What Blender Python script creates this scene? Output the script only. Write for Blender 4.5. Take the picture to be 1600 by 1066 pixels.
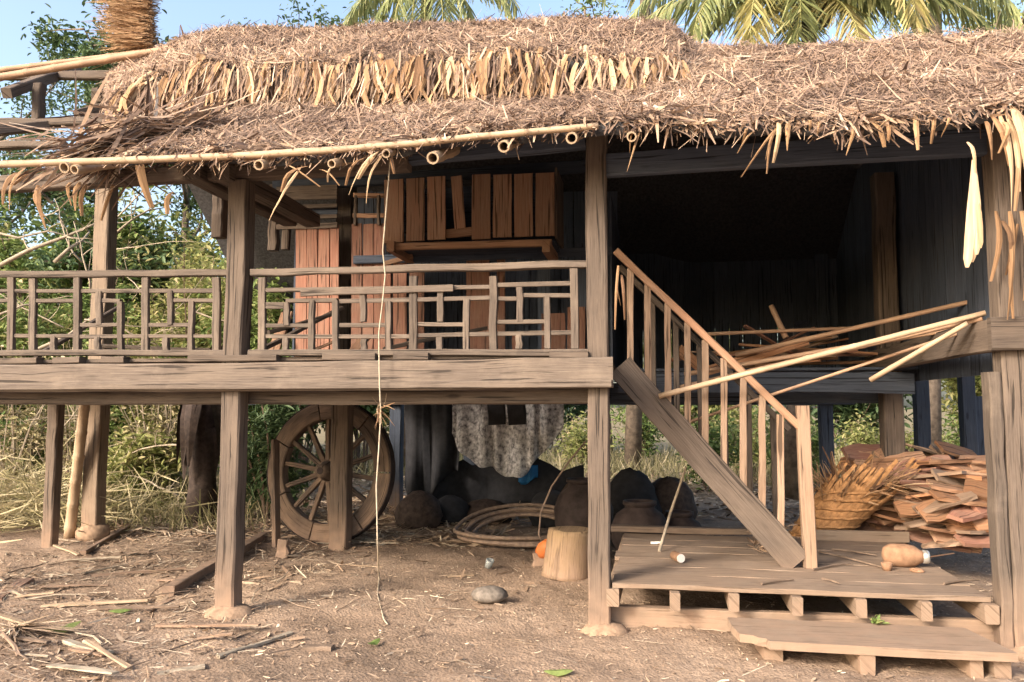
import bpy, math, random
import numpy as np
from mathutils import Vector, Matrix

random.seed(7); rng = np.random.default_rng(11)
S = bpy.context.scene
for o in list(bpy.data.objects): bpy.data.objects.remove(o)
C = S.collection
PI = math.pi
V3 = Vector

# ------------------------------------------------------------------ camera, sky, sun, exposure
CAM = V3((0.0, -5.72, 1.55)); YAW = math.radians(10.0); PITCH = math.radians(4.67); F = 1250.0
cd = bpy.data.cameras.new('camera'); cd.sensor_width = 36; cd.lens = 36*F/1600; cd.clip_end = 2000; cd.clip_start = .05
cam = bpy.data.objects.new('camera', cd); C.objects.link(cam)
cam.location = CAM; cam.rotation_euler = (PI/2+PITCH, 0, YAW); S.camera = cam

SUN_EL = math.radians(28.0); SUN_AZ = math.radians(38.0)      # azimuth: from behind the camera, to the left
W = bpy.data.worlds.new('World'); S.world = W; W.use_nodes = True
wn = W.node_tree.nodes; wl = W.node_tree.links
sky = wn.new('ShaderNodeTexSky'); sky.sky_type = 'NISHITA'; sky.sun_disc = False
sky.sun_elevation = SUN_EL; sky.sun_rotation = PI+SUN_AZ
sky.altitude = 0; sky.air_density = 1.0; sky.dust_density = 4.0; sky.ozone_density = 0.2
wl.new(sky.outputs[0], wn['Background'].inputs[0]); wn['Background'].inputs[1].default_value = 0.15
sl = bpy.data.lights.new('sun', 'SUN'); sl.energy = 1.75; sl.angle = math.radians(13.0); sl.color = (1.0, .90, .78)
so = bpy.data.objects.new('sun', sl); C.objects.link(so)
sd = V3((-math.sin(SUN_AZ)*math.cos(SUN_EL), -math.cos(SUN_AZ)*math.cos(SUN_EL), math.sin(SUN_EL)))
so.rotation_euler = sd.to_track_quat('Z', 'Y').to_euler(); so.location = (-8, -20, 12)
vs = S.view_settings; vs.view_transform = 'Standard'; vs.look = 'None'; vs.gamma = 1; vs.exposure = 1.6
try: vs.use_curve_mapping = False
except Exception: pass

# ------------------------------------------------------------------ measuring helpers (survey of the photo)
_f = V3((-math.sin(YAW)*math.cos(PITCH), math.cos(YAW)*math.cos(PITCH), math.sin(PITCH)))
_r = V3((math.cos(YAW), math.sin(YAW), 0)); _u = _r.cross(_f)
def ray(px, py): return _f + _r*((px-800)/F) + _u*(-(py-533)/F)
def at(px, py, Y):
    d = ray(px, py); return CAM + d*((Y-CAM.y)/d.y)
def atz(px, py, Z):
    d = ray(px, py); return CAM + d*((Z-CAM.z)/d.z)
def U(a, b): return random.uniform(a, b)

def nz(x, y):     # smooth pseudo noise, numpy or float, about -1..1
    return (np.sin(x*1.7+1.3*np.sin(y*1.1+.4))+np.sin(y*2.3+1.7*np.sin(x*.9+2.1))+.6*np.sin(x*4.1-y*3.3+1.0)+.4*np.sin(x*7.7+y*6.1))/3.0
def gz(x, y):
    return 0.03*nz(x*1.1, y*1.3)+.010*nz(x*4.3+5, y*4.9)

# ------------------------------------------------------------------ materials
def newmat(name):
    m = bpy.data.materials.new(name); m.use_nodes = True
    nt = m.node_tree; b = nt.nodes['Principled BSDF']; b.inputs['Roughness'].default_value = .85
    b.inputs['Specular IOR Level'].default_value = .25
    return m, nt, b
def N(nt, t, **k):
    n = nt.nodes.new(t)
    for a, v in k.items():
        if a in n.inputs: n.inputs[a].default_value = v
        else: setattr(n, a, v)
    return n
def ramp(nt, stops):
    r = nt.nodes.new('ShaderNodeValToRGB'); e = r.color_ramp.elements
    while len(e) < len(stops): e.new(.5)
    for i, (p, c) in enumerate(stops): e[i].position = p; e[i].color = (*c, 1)
    return r
def mixc(nt, fac, a, b, mode='MIX'):
    m = nt.nodes.new('ShaderNodeMix'); m.data_type = 'RGBA'; m.blend_type = mode
    for s, v in ((0, fac), (6, a), (7, b)):
        if hasattr(v, 'links'): nt.links.new(v, m.inputs[s])
        elif s == 0: m.inputs[0].default_value = v
        else: m.inputs[s].default_value = (*v, 1)
    return m.outputs[2]
def math_(nt, op, a, b=0.0, clamp=False):
    m = nt.nodes.new('ShaderNodeMath'); m.operation = op; m.use_clamp = clamp
    for i, v in ((0, a), (1, b)):
        if hasattr(v, 'links'): nt.links.new(v, m.inputs[i])
        else: m.inputs[i].default_value = v
    return m.outputs[0]

def wood(name, dark, mid, light, stain=(.30, .21, .15), dust=.0, bump=.35, var=.35, red=None):
    m, nt, b = newmat(name); L = nt.links
    uv = N(nt, 'ShaderNodeUVMap'); oi = N(nt, 'ShaderNodeObjectInfo')
    off = N(nt, 'ShaderNodeCombineXYZ'); L.new(math_(nt, 'MULTIPLY', oi.outputs['Random'], 37.0), off.inputs[0]); L.new(math_(nt, 'MULTIPLY', oi.outputs['Random'], 11.0), off.inputs[1])
    add = N(nt, 'ShaderNodeVectorMath', operation='ADD'); L.new(uv.outputs[0], add.inputs[0]); L.new(off.outputs[0], add.inputs[1])
    mp = N(nt, 'ShaderNodeMapping'); mp.inputs['Scale'].default_value = (3.2, 95, 1); L.new(add.outputs[0], mp.inputs[0])
    g = N(nt, 'ShaderNodeTexNoise', Scale=1.0, Detail=8.0, Roughness=.72, Distortion=.5); L.new(mp.outputs[0], g.inputs[0])
    mp2 = N(nt, 'ShaderNodeMapping'); mp2.inputs['Scale'].default_value = (1.3, 5, 1); L.new(add.outputs[0], mp2.inputs[0])
    bl = N(nt, 'ShaderNodeTexNoise', Scale=1.5, Detail=5.0, Roughness=.6); L.new(mp2.outputs[0], bl.inputs[0])
    r = ramp(nt, [(.25, dark), (.48, mid), (.75, light)]); L.new(g.outputs[0], r.inputs[0])
    sr = ramp(nt, [(.42, (0, 0, 0)), (.70, (1, 1, 1))]); L.new(bl.outputs[0], sr.inputs[0])
    c = mixc(nt, math_(nt, 'MULTIPLY', sr.outputs[0], .65), r.outputs[0], red or stain)
    mpc = N(nt, 'ShaderNodeMapping'); mpc.inputs['Scale'].default_value = (1.4, 46, 1); L.new(add.outputs[0], mpc.inputs[0])
    cr = N(nt, 'ShaderNodeTexNoise', Scale=1.0, Detail=3.0, Roughness=.5, Distortion=.6); L.new(mpc.outputs[0], cr.inputs[0])
    crr = ramp(nt, [(.36, (1, 1, 1)), (.405, (0, 0, 0))]); L.new(cr.outputs[0], crr.inputs[0])
    c = mixc(nt, math_(nt, 'MULTIPLY', crr.outputs[0], .8), c, tuple(x*.3 for x in dark))
    mpk = N(nt, 'ShaderNodeMapping'); mpk.inputs['Scale'].default_value = (1.6, 5.0, 1); L.new(add.outputs[0], mpk.inputs[0])
    kn = N(nt, 'ShaderNodeTexVoronoi', Scale=1.0); L.new(mpk.outputs[0], kn.inputs[0]); knr = ramp(nt, [(.05, (1, 1, 1)), (.11, (0, 0, 0))]); L.new(kn.outputs[0], knr.inputs[0])
    c = mixc(nt, math_(nt, 'MULTIPLY', knr.outputs[0], .7), c, tuple(x*.45 for x in dark))
    # brightness from piece to piece
    br = math_(nt, 'ADD', math_(nt, 'MULTIPLY', oi.outputs['Random'], var), 1-var*.5)
    hs = N(nt, 'ShaderNodeHueSaturation'); L.new(br, hs.inputs['Value']); L.new(c, hs.inputs['Color']); c = hs.outputs[0]
    # soil splashed on the foot of the timber
    ge = N(nt, 'ShaderNodeNewGeometry'); sp = N(nt, 'ShaderNodeSeparateXYZ'); L.new(ge.outputs['Position'], sp.inputs[0])
    mr = N(nt, 'ShaderNodeMapRange'); mr.inputs[1].default_value = .05; mr.inputs[2].default_value = .5; mr.inputs[3].default_value = 1; mr.inputs[4].default_value = 0
    L.new(sp.outputs[2], mr.inputs[0])
    n3 = N(nt, 'ShaderNodeTexNoise', Scale=9.0, Detail=4.0); L.new(ge.outputs['Position'], n3.inputs[0])
    fac = math_(nt, 'MULTIPLY', math_(nt, 'MULTIPLY', mr.outputs[0], n3.outputs[0]), 1.3, True)
    c = mixc(nt, fac, c, (.30, .20, .14))
    # dry dust and bleaching in patches
    n4 = N(nt, 'ShaderNodeTexNoise', Scale=3.5, Detail=6.0, Roughness=.7); L.new(ge.outputs['Position'], n4.inputs[0])
    dr = ramp(nt, [(.5, (0, 0, 0)), (.72, (1, 1, 1))]); L.new(n4.outputs[0], dr.inputs[0])
    c = mixc(nt, math_(nt, 'MULTIPLY', dr.outputs[0], (.2+dust) if dark[0] > .05 else .05), c, (.30, .235, .18))
    L.new(c, b.inputs['Base Color'])
    hh = math_(nt, 'SUBTRACT', g.outputs[0], crr.outputs[0]); bp = N(nt, 'ShaderNodeBump', Strength=bump, Distance=.008); L.new(hh, bp.inputs['Height']); L.new(bp.outputs[0], b.inputs['Normal'])
    return m

def tinted(name, stops, rough=.85, trans=0.0, noise=0.0, bump=0.0):
    """colour by the per-face 'tint' value (piece to piece), for leaves, thatch and litter"""
    m, nt, b = newmat(name); L = nt.links
    a = N(nt, 'ShaderNodeAttribute'); a.attribute_name = 'tint'
    oi = N(nt, 'ShaderNodeObjectInfo')
    t = a.outputs['Fac']
    ge = N(nt, 'ShaderNodeNewGeometry')
    if noise:
        n = N(nt, 'ShaderNodeTexNoise', Scale=2.2, Detail=4.0, Roughness=.6); L.new(ge.outputs['Position'], n.inputs[0])
        t = math_(nt, 'ADD', t, math_(nt, 'MULTIPLY', math_(nt, 'SUBTRACT', n.outputs[0], .5), noise))
    r = ramp(nt, stops); L.new(t, r.inputs[0])
    n2 = N(nt, 'ShaderNodeTexNoise', Scale=45.0, Detail=3.0); L.new(ge.outputs['Position'], n2.inputs[0])
    hs = N(nt, 'ShaderNodeHueSaturation'); L.new(r.outputs[0], hs.inputs['Color']); L.new(math_(nt, 'ADD', math_(nt, 'MULTIPLY', n2.outputs[0], .7), .65), hs.inputs['Value'])
    L.new(hs.outputs[0], b.inputs['Base Color']); b.inputs['Roughness'].default_value = rough
    if trans:
        tr = N(nt, 'ShaderNodeBsdfTranslucent'); L.new(hs.outputs[0], tr.inputs[0])
        mx = N(nt, 'ShaderNodeMixShader'); mx.inputs[0].default_value = trans
        L.new(b.outputs[0], mx.inputs[1]); L.new(tr.outputs[0], mx.inputs[2]); L.new(mx.outputs[0], nt.nodes['Material Output'].inputs[0])
    return m

def plain(name, col, rough=.8, scale=12.0, var=.4, spec=.25, bump=.2, metal=0.0, col2=None):
    m, nt, b = newmat(name); L = nt.links
    tc = N(nt, 'ShaderNodeTexCoord'); n = N(nt, 'ShaderNodeTexNoise', Scale=scale, Detail=6.0, Roughness=.6); L.new(tc.outputs['Object'], n.inputs[0])
    c2 = col2 or tuple(x*(1-var) for x in col)
    r = ramp(nt, [(.32, c2), (.66, col)]); L.new(n.outputs[0], r.inputs[0]); L.new(r.outputs[0], b.inputs['Base Color'])
    b.inputs['Roughness'].default_value = rough; b.inputs['Specular IOR Level'].default_value = spec; b.inputs['Metallic'].default_value = metal
    if bump:
        bp = N(nt, 'ShaderNodeBump', Strength=bump, Distance=.01); L.new(n.outputs[0], bp.inputs['Height']); L.new(bp.outputs[0], b.inputs['Normal'])
    return m

def bamboo_mat(name, a, b_, grime):
    m, nt, b = newmat(name); L = nt.links
    uv = N(nt, 'ShaderNodeUVMap'); mp = N(nt, 'ShaderNodeMapping'); mp.inputs['Scale'].default_value = (2.5, 30, 1); L.new(uv.outputs[0], mp.inputs[0])
    n = N(nt, 'ShaderNodeTexNoise', Scale=1.0, Detail=5.0); L.new(mp.outputs[0], n.inputs[0])
    r = ramp(nt, [(.3, b_), (.65, a)]); L.new(n.outputs[0], r.inputs[0])
    ge = N(nt, 'ShaderNodeNewGeometry'); n2 = N(nt, 'ShaderNodeTexNoise', Scale=6.0, Detail=6.0, Roughness=.7); L.new(ge.outputs['Position'], n2.inputs[0])
    r2 = ramp(nt, [(.45, (0, 0, 0)), (.7, (1, 1, 1))]); L.new(n2.outputs[0], r2.inputs[0])
    L.new(mixc(nt, math_(nt, 'MULTIPLY', r2.outputs[0], .6), r.outputs[0], grime), b.inputs['Base Color']); b.inputs['Roughness'].default_value = .6
    return m

M = {}
M['wood'] = wood('weathered_timber', (.045, .034, .028), (.092, .070, .056), (.16, .127, .102), stain=(.16, .12, .092), var=.35)
M['beam'] = wood('greyed_beam_timber', (.055, .042, .035), (.104, .081, .066), (.175, .142, .117), stain=(.165, .128, .10), dust=.05, var=.4)
M['red'] = wood('reddish_plank', (.11, .055, .042), (.23, .118, .082), (.34, .205, .15), red=(.28, .115, .078), var=.55)
M['box'] = wood('tan_plank', (.17, .095, .058), (.34, .20, .125), (.46, .31, .21), red=(.38, .19, .11), var=.4)
M['shadewood'] = wood('blue_shade_timber', (.033, .040, .056), (.062, .075, .103), (.10, .118, .155), stain=(.05, .06, .085), var=.4)  # bluish dark of the shaded interior put into the timber colour
M['deck'] = wood('dusty_deck_board', (.09, .067, .049), (.165, .123, .09), (.24, .185, .138), stain=(.195, .142, .102), dust=.2)
M['fire'] = wood('split_firewood', (.11, .055, .032), (.25, .132, .072), (.37, .22, .13), red=(.30, .13, .062), var=.8)
M['firegrey'] = wood('weathered_firewood', (.11, .07, .05), (.23, .15, .10), (.34, .24, .17), var=.6)
M['wheel'] = wood('old_wheel_timber', (.05, .037, .03), (.10, .074, .059), (.17, .128, .102), var=.4)
M['stump'] = wood('cut_log', (.11, .072, .04), (.24, .16, .085), (.34, .235, .135), stain=(.19, .125, .07), bump=.8)
M['bamboo'] = bamboo_mat('pale_bamboo', (.46, .34, .23), (.31, .215, .14), (.20, .145, .10))
M['bamboo2'] = bamboo_mat('brown_bamboo', (.42, .27, .17), (.28, .17, .11), (.22, .15, .11))
M['thatch'] = tinted('dry_thatch', [(.0, (.055, .034, .027)), (.2, (.15, .10, .076)), (.45, (.265, .183, .135)), (.66, (.385, .26, .178)), (.85, (.48, .35, .25)), (1.0, (.60, .50, .39))], trans=.12, noise=.55)
M['fringe'] = tinted('dry_palm_leaf', [(.0, (.14, .08, .05)), (.3, (.31, .185, .10)), (.65, (.47, .305, .175)), (1.0, (.62, .47, .31))], trans=.22)
M['leafstrip'] = tinted('veined_dry_leaf', [(.0, (.14, .08, .05)), (.3, (.31, .185, .10)), (.65, (.47, .305, .175)), (1.0, (.62, .47, .31))], trans=.22)
def add_veins(m):
    nt = m.node_tree; L = nt.links; hs = [n for n in nt.nodes if n.type == 'HUE_SAT'][0]; uv = N(nt, 'ShaderNodeUVMap'); mp = N(nt, 'ShaderNodeMapping'); mp.inputs['Scale'].default_value = (4, 260, 1); L.new(uv.outputs[0], mp.inputs[0])
    n = N(nt, 'ShaderNodeTexNoise', Scale=1.0, Detail=4.0); L.new(mp.outputs[0], n.inputs[0]); L.new(math_(nt, 'ADD', math_(nt, 'MULTIPLY', n.outputs[0], 1.5), .25), hs.inputs['Value'])
add_veins(M['leafstrip'])
M['bedthatch'] = plain('thatch_underside', (.07, .067, .072), scale=30, var=.6, bump=.6)  # blue-grey shade of the interior put into the thatch colour
M['litter'] = tinted('ground_litter', [(.0, (.10, .065, .045)), (.4, (.27, .185, .125)), (.7, (.42, .315, .225)), (1.0, (.58, .49, .37))], noise=.3)
M['leafgreen'] = tinted('green_leaf', [(.0, (.075, .115, .035)), (.45, (.145, .21, .06)), (.8, (.25, .30, .10)), (1.0, (.36, .33, .15))], rough=.55, trans=.32, noise=.5)
M['leafdark'] = tinted('dark_green_leaf', [(.0, (.05, .085, .04)), (.5, (.09, .145, .06)), (1.0, (.17, .22, .10))], rough=.5, trans=.28, noise=.4)
M['leafyellow'] = tinted('yellow_green_leaf', [(.0, (.14, .17, .05)), (.5, (.28, .30, .10)), (.8, (.42, .39, .17)), (1.0, (.50, .40, .24))], rough=.55, trans=.4, noise=.5)
M['frond'] = tinted('palm_frond_leaf', [(.0, (.15, .18, .08)), (.5, (.27, .30, .13)), (.85, (.40, .39, .19)), (1.0, (.46, .41, .24))], rough=.45, trans=.3, noise=.3)
M['frondyellow'] = tinted('yellowing_frond_leaf', [(.0, (.29, .27, .10)), (.5, (.43, .38, .16)), (1.0, (.50, .41, .23))], rough=.45, trans=.3, noise=.3)
M['drygrass'] = tinted('dry_grass', [(.0, (.13, .13, .05)), (.4, (.27, .24, .12)), (1.0, (.50, .42, .28))], trans=.2, noise=.4)
M['bark'] = plain('bark', (.22, .17, .13), scale=9, var=.6, bump=.8)
M['twig'] = plain('pale_dead_twig', (.40, .33, .25), scale=14, var=.5)
M['twigdark'] = plain('brown_stick', (.21, .15, .11), scale=14, var=.5)
M['charred'] = plain('rotten_dark_fibre', (.075, .052, .042), scale=16, var=.6, bump=.6)
M['stone'] = plain('grey_stone', (.20, .17, .145), scale=22, var=.55, bump=1.0)
M['footing'] = plain('earthy_concrete', (.34, .23, .155), scale=16, var=.45, bump=1.0)
M['rope'] = plain('string', (.52, .44, .33), scale=40)
M['hose'] = plain('dusty_hose', (.27, .195, .15), scale=18, var=.5, rough=.6, bump=.05)
M['clay'] = plain('dusty_clay', (.33, .19, .115), scale=14, var=.45, bump=.6)
M['jar'] = plain('dull_dark_jar', (.05, .036, .034), scale=9, var=.6, rough=.75, spec=.2)  # mottled dark brown with little sheen
M['white'] = plain('white_paint', (.76, .73, .68), scale=20, var=.15, bump=.05)
M['metal'] = plain('dull_tin', (.62, .60, .57), scale=20, var=.2, rough=.35, metal=.7, bump=.05)
M['orange'] = plain('orange_plastic', (.58, .17, .05), scale=10, var=.3, rough=.5)
M['darkcloth'] = plain('dark_cloth', (.035, .035, .04), scale=12, var=.4, rough=.95)
M['net'] = plain('mottled_white_cloth', (.72, .70, .70), scale=19, col2=(.08, .075, .085), rough=.95, bump=.3)
M['blue'] = plain('blue_plastic', (.03, .18, .42), scale=10, var=.3, rough=.6)
M['basket'] = plain('woven_cane', (.47, .245, .105), scale=22, var=.55, bump=.5)

def glass_mat():
    m, nt, b = newmat('clear_glass'); b.inputs['Base Color'].default_value = (.9, .95, .93, 1); b.inputs['Roughness'].default_value = .08; b.inputs['Transmission Weight'].default_value = .8; return m
M['glass'] = glass_mat()

def ground_mat():
    m, nt, b = newmat('bare_earth'); L = nt.links
    ge = N(nt, 'ShaderNodeNewGeometry'); P = ge.outputs['Position']
    a = N(nt, 'ShaderNodeTexNoise', Scale=.75, Detail=9.0, Roughness=.68, Distortion=.5); L.new(P, a.inputs[0])
    f = N(nt, 'ShaderNodeTexNoise', Scale=22.0, Detail=8.0, Roughness=.7); L.new(P, f.inputs[0])
    v = N(nt, 'ShaderNodeTexVoronoi', Scale=48.0); L.new(P, v.inputs[0])
    r1 = ramp(nt, [(.30, (.155, .112, .081)), (.47, (.255, .183, .132)), (.68, (.345, .256, .19))]); L.new(a.outputs[0], r1.inputs[0])
    r2 = ramp(nt, [(.3, (.72, .70, .68)), (.5, (1, 1, 1)), (.72, (1.18, 1.16, 1.14))]); L.new(f.outputs[0], r2.inputs[0])
    c = mixc(nt, 1.0, r1.outputs[0], r2.outputs[0], 'MULTIPLY')
    # green-brown forest floor away from the yard
    sp = N(nt, 'ShaderNodeSeparateXYZ'); L.new(P, sp.inputs[0])
    mr = N(nt, 'ShaderNodeMapRange'); mr.inputs[1].default_value = 6.5; mr.inputs[2].default_value = 11; L.new(sp.outputs[1], mr.inputs[0])
    c = mixc(nt, math_(nt, 'MULTIPLY', mr.outputs[0], .6), c, (.17, .15, .07))
    L.new(c, b.inputs['Base Color']); b.inputs['Roughness'].default_value = .95; b.inputs['Specular IOR Level'].default_value = .1
    h = math_(nt, 'ADD', math_(nt, 'MULTIPLY', f.outputs[0], 1.0), math_(nt, 'MULTIPLY', v.outputs[0], .5))
    bp = N(nt, 'ShaderNodeBump', Strength=.5, Distance=.025); L.new(h, bp.inputs['Height']); L.new(bp.outputs[0], b.inputs['Normal'])
    return m
M['ground'] = ground_mat()

# ------------------------------------------------------------------ scene tree helpers
WL = {}       # world location of every object made here
def _link(o, parent, loc):
    C.objects.link(o)
    if parent is not None:
        o.parent = parent; o.location = loc-WL[parent.name]
    else: o.location = loc
    WL[o.name] = loc.copy()
def thing(name, label, cat, loc=(0, 0, 0), group=None):
    o = bpy.data.objects.new(name, None); o.empty_display_size = .1
    _link(o, None, V3(loc)); tag(o, label, cat, group); return o
def tag(o, label, cat=None, group=None, kind=None):
    if label: o['label'] = label
    if cat: o['category'] = cat
    if group: o['group'] = group
    if kind: o['kind'] = kind
    return o
def part_group(name, parent, loc=None):
    o = bpy.data.objects.new(name, None); o.empty_display_size = .1
    _link(o, parent, V3(loc) if loc is not None else WL[parent.name]); return o

class MB:
    def __init__(s): s.v = []; s.f = []; s.uv = []; s.t = []
    def ring_skin(s, rings, closed=True, caps=True, lens=None, tint=.5):
        n = len(rings[0]); base = len(s.v)
        for r in rings: s.v.extend([tuple(p) for p in r])
        per = [0.0]
        for j in range(n): per.append(per[-1]+(V3(rings[0][(j+1) % n])-V3(rings[0][j])).length)
        if lens is None:
            lens = [0.0]
            for i in range(len(rings)-1):
                a = sum((V3(p) for p in rings[i]), V3())/n; b = sum((V3(p) for p in rings[i+1]), V3())/n
                lens.append(lens[-1]+(b-a).length)
        m = n if closed else n-1
        for i in range(len(rings)-1):
            for j in range(m):
                a = base+i*n+j; b = base+i*n+(j+1) % n
                s.f.append((a, b, b+n, a+n)); s.t.append(tint)
                s.uv.append(((lens[i], per[j]), (lens[i], per[j+1]), (lens[i+1], per[j+1]), (lens[i+1], per[j])))
        if caps and closed:
            for i, rev in ((0, True), (len(rings)-1, False)):
                ids = [base+i*n+j for j in range(n)]
                if rev: ids = ids[::-1]
                o = V3(rings[i][0])
                s.f.append(tuple(ids)); s.t.append(tint)
                s.uv.append(tuple(((V3(s.v[k])-o).x*.05+(V3(s.v[k])-o).y*.05, (V3(s.v[k])-o).z+(V3(s.v[k])-o).x) for k in ids))
    def beam(s, p0, p1, w, h, up=(0, 0, 1), seg=3, jit=.003, cham=.006, taper=1.0, bow=0.0, tint=.5):
        p0 = V3(p0); p1 = V3(p1); ax = (p1-p0).normalized(); up = V3(up)
        if abs(ax.dot(up)) > .98: up = V3((0, 1, 0))
        sd_ = ax.cross(up).normalized(); uu = sd_.cross(ax).normalized()
        rings = []
        for i in range(seg+1):
            t = i/seg; k = 1+(taper-1)*t
            c = p0.lerp(p1, t)+sd_*U(-jit, jit)+uu*(U(-jit, jit)+bow*math.sin(PI*t))
            a = w*.5*k*(1+U(-jit, jit)*3); b = h*.5*k*(1+U(-jit, jit)*3); q = min(cham, a*.4, b*.4)
            if q > 0: pr = [(a-q, b), (a, b-q), (a, -b+q), (a-q, -b), (-a+q, -b), (-a, -b+q), (-a, b-q), (-a+q, b)]
            else: pr = [(a, b), (a, -b), (-a, -b), (-a, b)]
            rings.append([c+sd_*(x+U(-jit, jit)*.6)+uu*(y+U(-jit, jit)*.6) for x, y in pr])
        s.ring_skin(rings, tint=tint); return s
    def lathe(s, p0, p1, prof, n=10, caps=True, jit=0.0, tint=.5):
        p0 = V3(p0); p1 = V3(p1); ax = (p1-p0); l = ax.length; ax.normalize()
        ref = V3((0, 0, 1)) if abs(ax.z) < .9 else V3((1, 0, 0))
        a = ax.cross(ref).normalized(); b = ax.cross(a).normalized(); rings = []
        for t, r in prof:
            rings.append([p0+ax*(t*l)+(a*math.cos(q)+b*math.sin(q))*r*(1+U(-jit, jit)) for q in [2*PI*j/n for j in range(n)]])
        s.ring_skin(rings, caps=caps, lens=[t*l for t, r in prof], tint=tint); return s
    def tube(s, pts, rad, n=6, tint=.5):
        pts = [V3(p) for p in pts]; k = len(pts)
        if not hasattr(rad, '__len__'): rad = [rad]*k
        rings = []; ref = None
        for i in range(k):
            tg = (pts[min(i+1, k-1)]-pts[max(i-1, 0)]).normalized()
            if ref is None: ref = tg.orthogonal().normalized()
            a = (ref-tg*ref.dot(tg)); a = a.normalized() if a.length > 1e-4 else tg.orthogonal().normalized(); ref = a; b = tg.cross(a)
            rings.append([pts[i]+(a*math.cos(q)+b*math.sin(q))*rad[i] for q in [2*PI*j/n for j in range(n)]])
        s.ring_skin(rings, tint=tint); return s
    def ribbon(s, pts, wid, nrm, fold=.0, tint=.5):
        """a thin bent leaf with a raised or sunk midrib"""
        pts = [V3(p) for p in pts]; k = len(pts); rings = []; nrm = V3(nrm)
        for i in range(k):
            tg = (pts[min(i+1, k-1)]-pts[max(i-1, 0)]).normalized(); sd_ = tg.cross(nrm).normalized(); nn = sd_.cross(tg)
            w = wid[i]*.5
            rings.append([pts[i]-sd_*w, pts[i]+nn*(fold*w), pts[i]+sd_*w])
        s.ring_skin(rings, closed=False, caps=False, tint=tint); return s
    def blob(s, c, rx, ry, rz, n=12, m=7, jit=.1, flat=-.6, seed=0, tint=.5):
        rr = random.Random(seed); rings = []
        for i in range(m+1):
            a = -PI/2+PI*i/m; ring = []
            for j in range(n):
                q = 2*PI*j/n; k = 1+rr.uniform(-jit, jit)
                if i in (0, m): k = .05
                z = max(math.sin(a), flat)
                ring.append(V3((c[0]+rx*math.cos(a)*math.cos(q)*k if i not in (0, m) else c[0]+rx*.02*math.cos(q), c[1]+ry*math.cos(a)*math.sin(q)*k if i not in (0, m) else c[1]+ry*.02*math.sin(q), c[2]+rz*z*(1+rr.uniform(-jit, jit)*.5))))
            rings.append(ring)
        s.ring_skin(rings, tint=tint); return s
    def build(s, name, mat, parent=None, smooth=False, loc=None):
        vv = np.array(s.v); c = V3((vv.min(0)+vv.max(0))/2) if loc is None else V3(loc)
        if parent is None and loc is None: c.z = float(vv[:, 2].min())
        me = bpy.data.meshes.new(name); me.from_pydata((vv-np.array(c)).tolist(), [], s.f)
        ul = me.uv_layers.new(name='UVMap'); flat = [x for f in s.uv for p in f for x in p]; ul.data.foreach_set('uv', flat)
        at_ = me.attributes.new('tint', 'FLOAT', 'FACE'); at_.data.foreach_set('value', s.t)
        me.materials.append(M[mat] if isinstance(mat, str) else mat)
        if smooth: me.polygons.foreach_set('use_smooth', [True]*len(me.polygons))
        me.update(); o = bpy.data.objects.new(name, me); _link(o, parent, c); return o

def np_build(name, verts, quads, tint, mat, parent=None, loc=None, smooth=False):
    c = np.array(loc if loc is not None else verts.mean(0)); me = bpy.data.meshes.new(name)
    nv, nq, k = len(verts), len(quads), quads.shape[1]
    me.vertices.add(nv); me.vertices.foreach_set('co', (verts-c).astype(np.float32).ravel())
    me.loops.add(nq*k); me.loops.foreach_set('vertex_index', quads.astype(np.int32).ravel())
    me.polygons.add(nq); me.polygons.foreach_set('loop_start', np.arange(nq, dtype=np.int32)*k)
    me.update(calc_edges=True)
    a = me.attributes.new('tint', 'FLOAT', 'FACE'); a.data.foreach_set('value', tint.astype(np.float32))
    if smooth: me.polygons.foreach_set('use_smooth', np.ones(nq, bool))
    me.materials.append(M[mat]); me.validate(); o = bpy.data.objects.new(name, me); _link(o, parent, V3(c.tolist())); return o

def nrmz(a): return a/np.maximum(np.linalg.norm(a, axis=1, keepdims=True), 1e-9)
def strips(P, D, Nn, L, Wd, bend, tint):
    """many thin bent strips: P start (n,3), D direction, Nn normal, L length, Wd width, bend"""
    D = nrmz(D); Sd = nrmz(np.cross(D, Nn)); Nn = np.cross(Sd, D); n = len(P); rows = []
    for t, w in ((0, .7), (.5, 1.0), (1, .35)):
        c = P+D*(L*t)[:, None]+Nn*(bend*L*(t*t))[:, None]
        rows += [c-Sd*(Wd*w*.5)[:, None], c+Sd*(Wd*w*.5)[:, None]]
    Vv = np.stack(rows, 1).reshape(-1, 3); b = np.arange(n)*6
    q = np.stack([np.stack([b, b+1, b+3, b+2], 1), np.stack([b+2, b+3, b+5, b+4], 1)], 1).reshape(-1, 4)
    return Vv, q, np.repeat(tint, 2)
def leaves(Pc, D, Nn, L, Wd, tint, fold=.25):
    """leaf blades: 6 vertices, two quads folded at the midrib"""
    D = nrmz(D); Sd = nrmz(np.cross(D, Nn)); Nn = np.cross(Sd, D); n = len(Pc)
    l = L[:, None]; w = Wd[:, None]
    v = [Pc, Pc+D*l*.38+Sd*w*.5+Nn*w*fold, Pc+D*l*.75+Sd*w*.36+Nn*w*fold*.5, Pc+D*l-Nn*l*.12, Pc+D*l*.75-Sd*w*.36+Nn*w*fold*.5, Pc+D*l*.38-Sd*w*.5+Nn*w*fold]
    Vv = np.stack(v, 1).reshape(-1, 3); b = np.arange(n)*6
    q = np.stack([np.stack([b, b+1, b+2, b+3], 1), np.stack([b, b+3, b+4, b+5], 1)], 1).reshape(-1, 4)
    return Vv, q, np.repeat(tint, 2)
def joinnp(parts):
    vs_, qs, ts, o = [], [], [], 0
    for v, q, t in parts: vs_.append(v); qs.append(q+o); ts.append(t); o += len(v)
    return np.concatenate(vs_), np.concatenate(qs), np.concatenate(ts)

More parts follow.
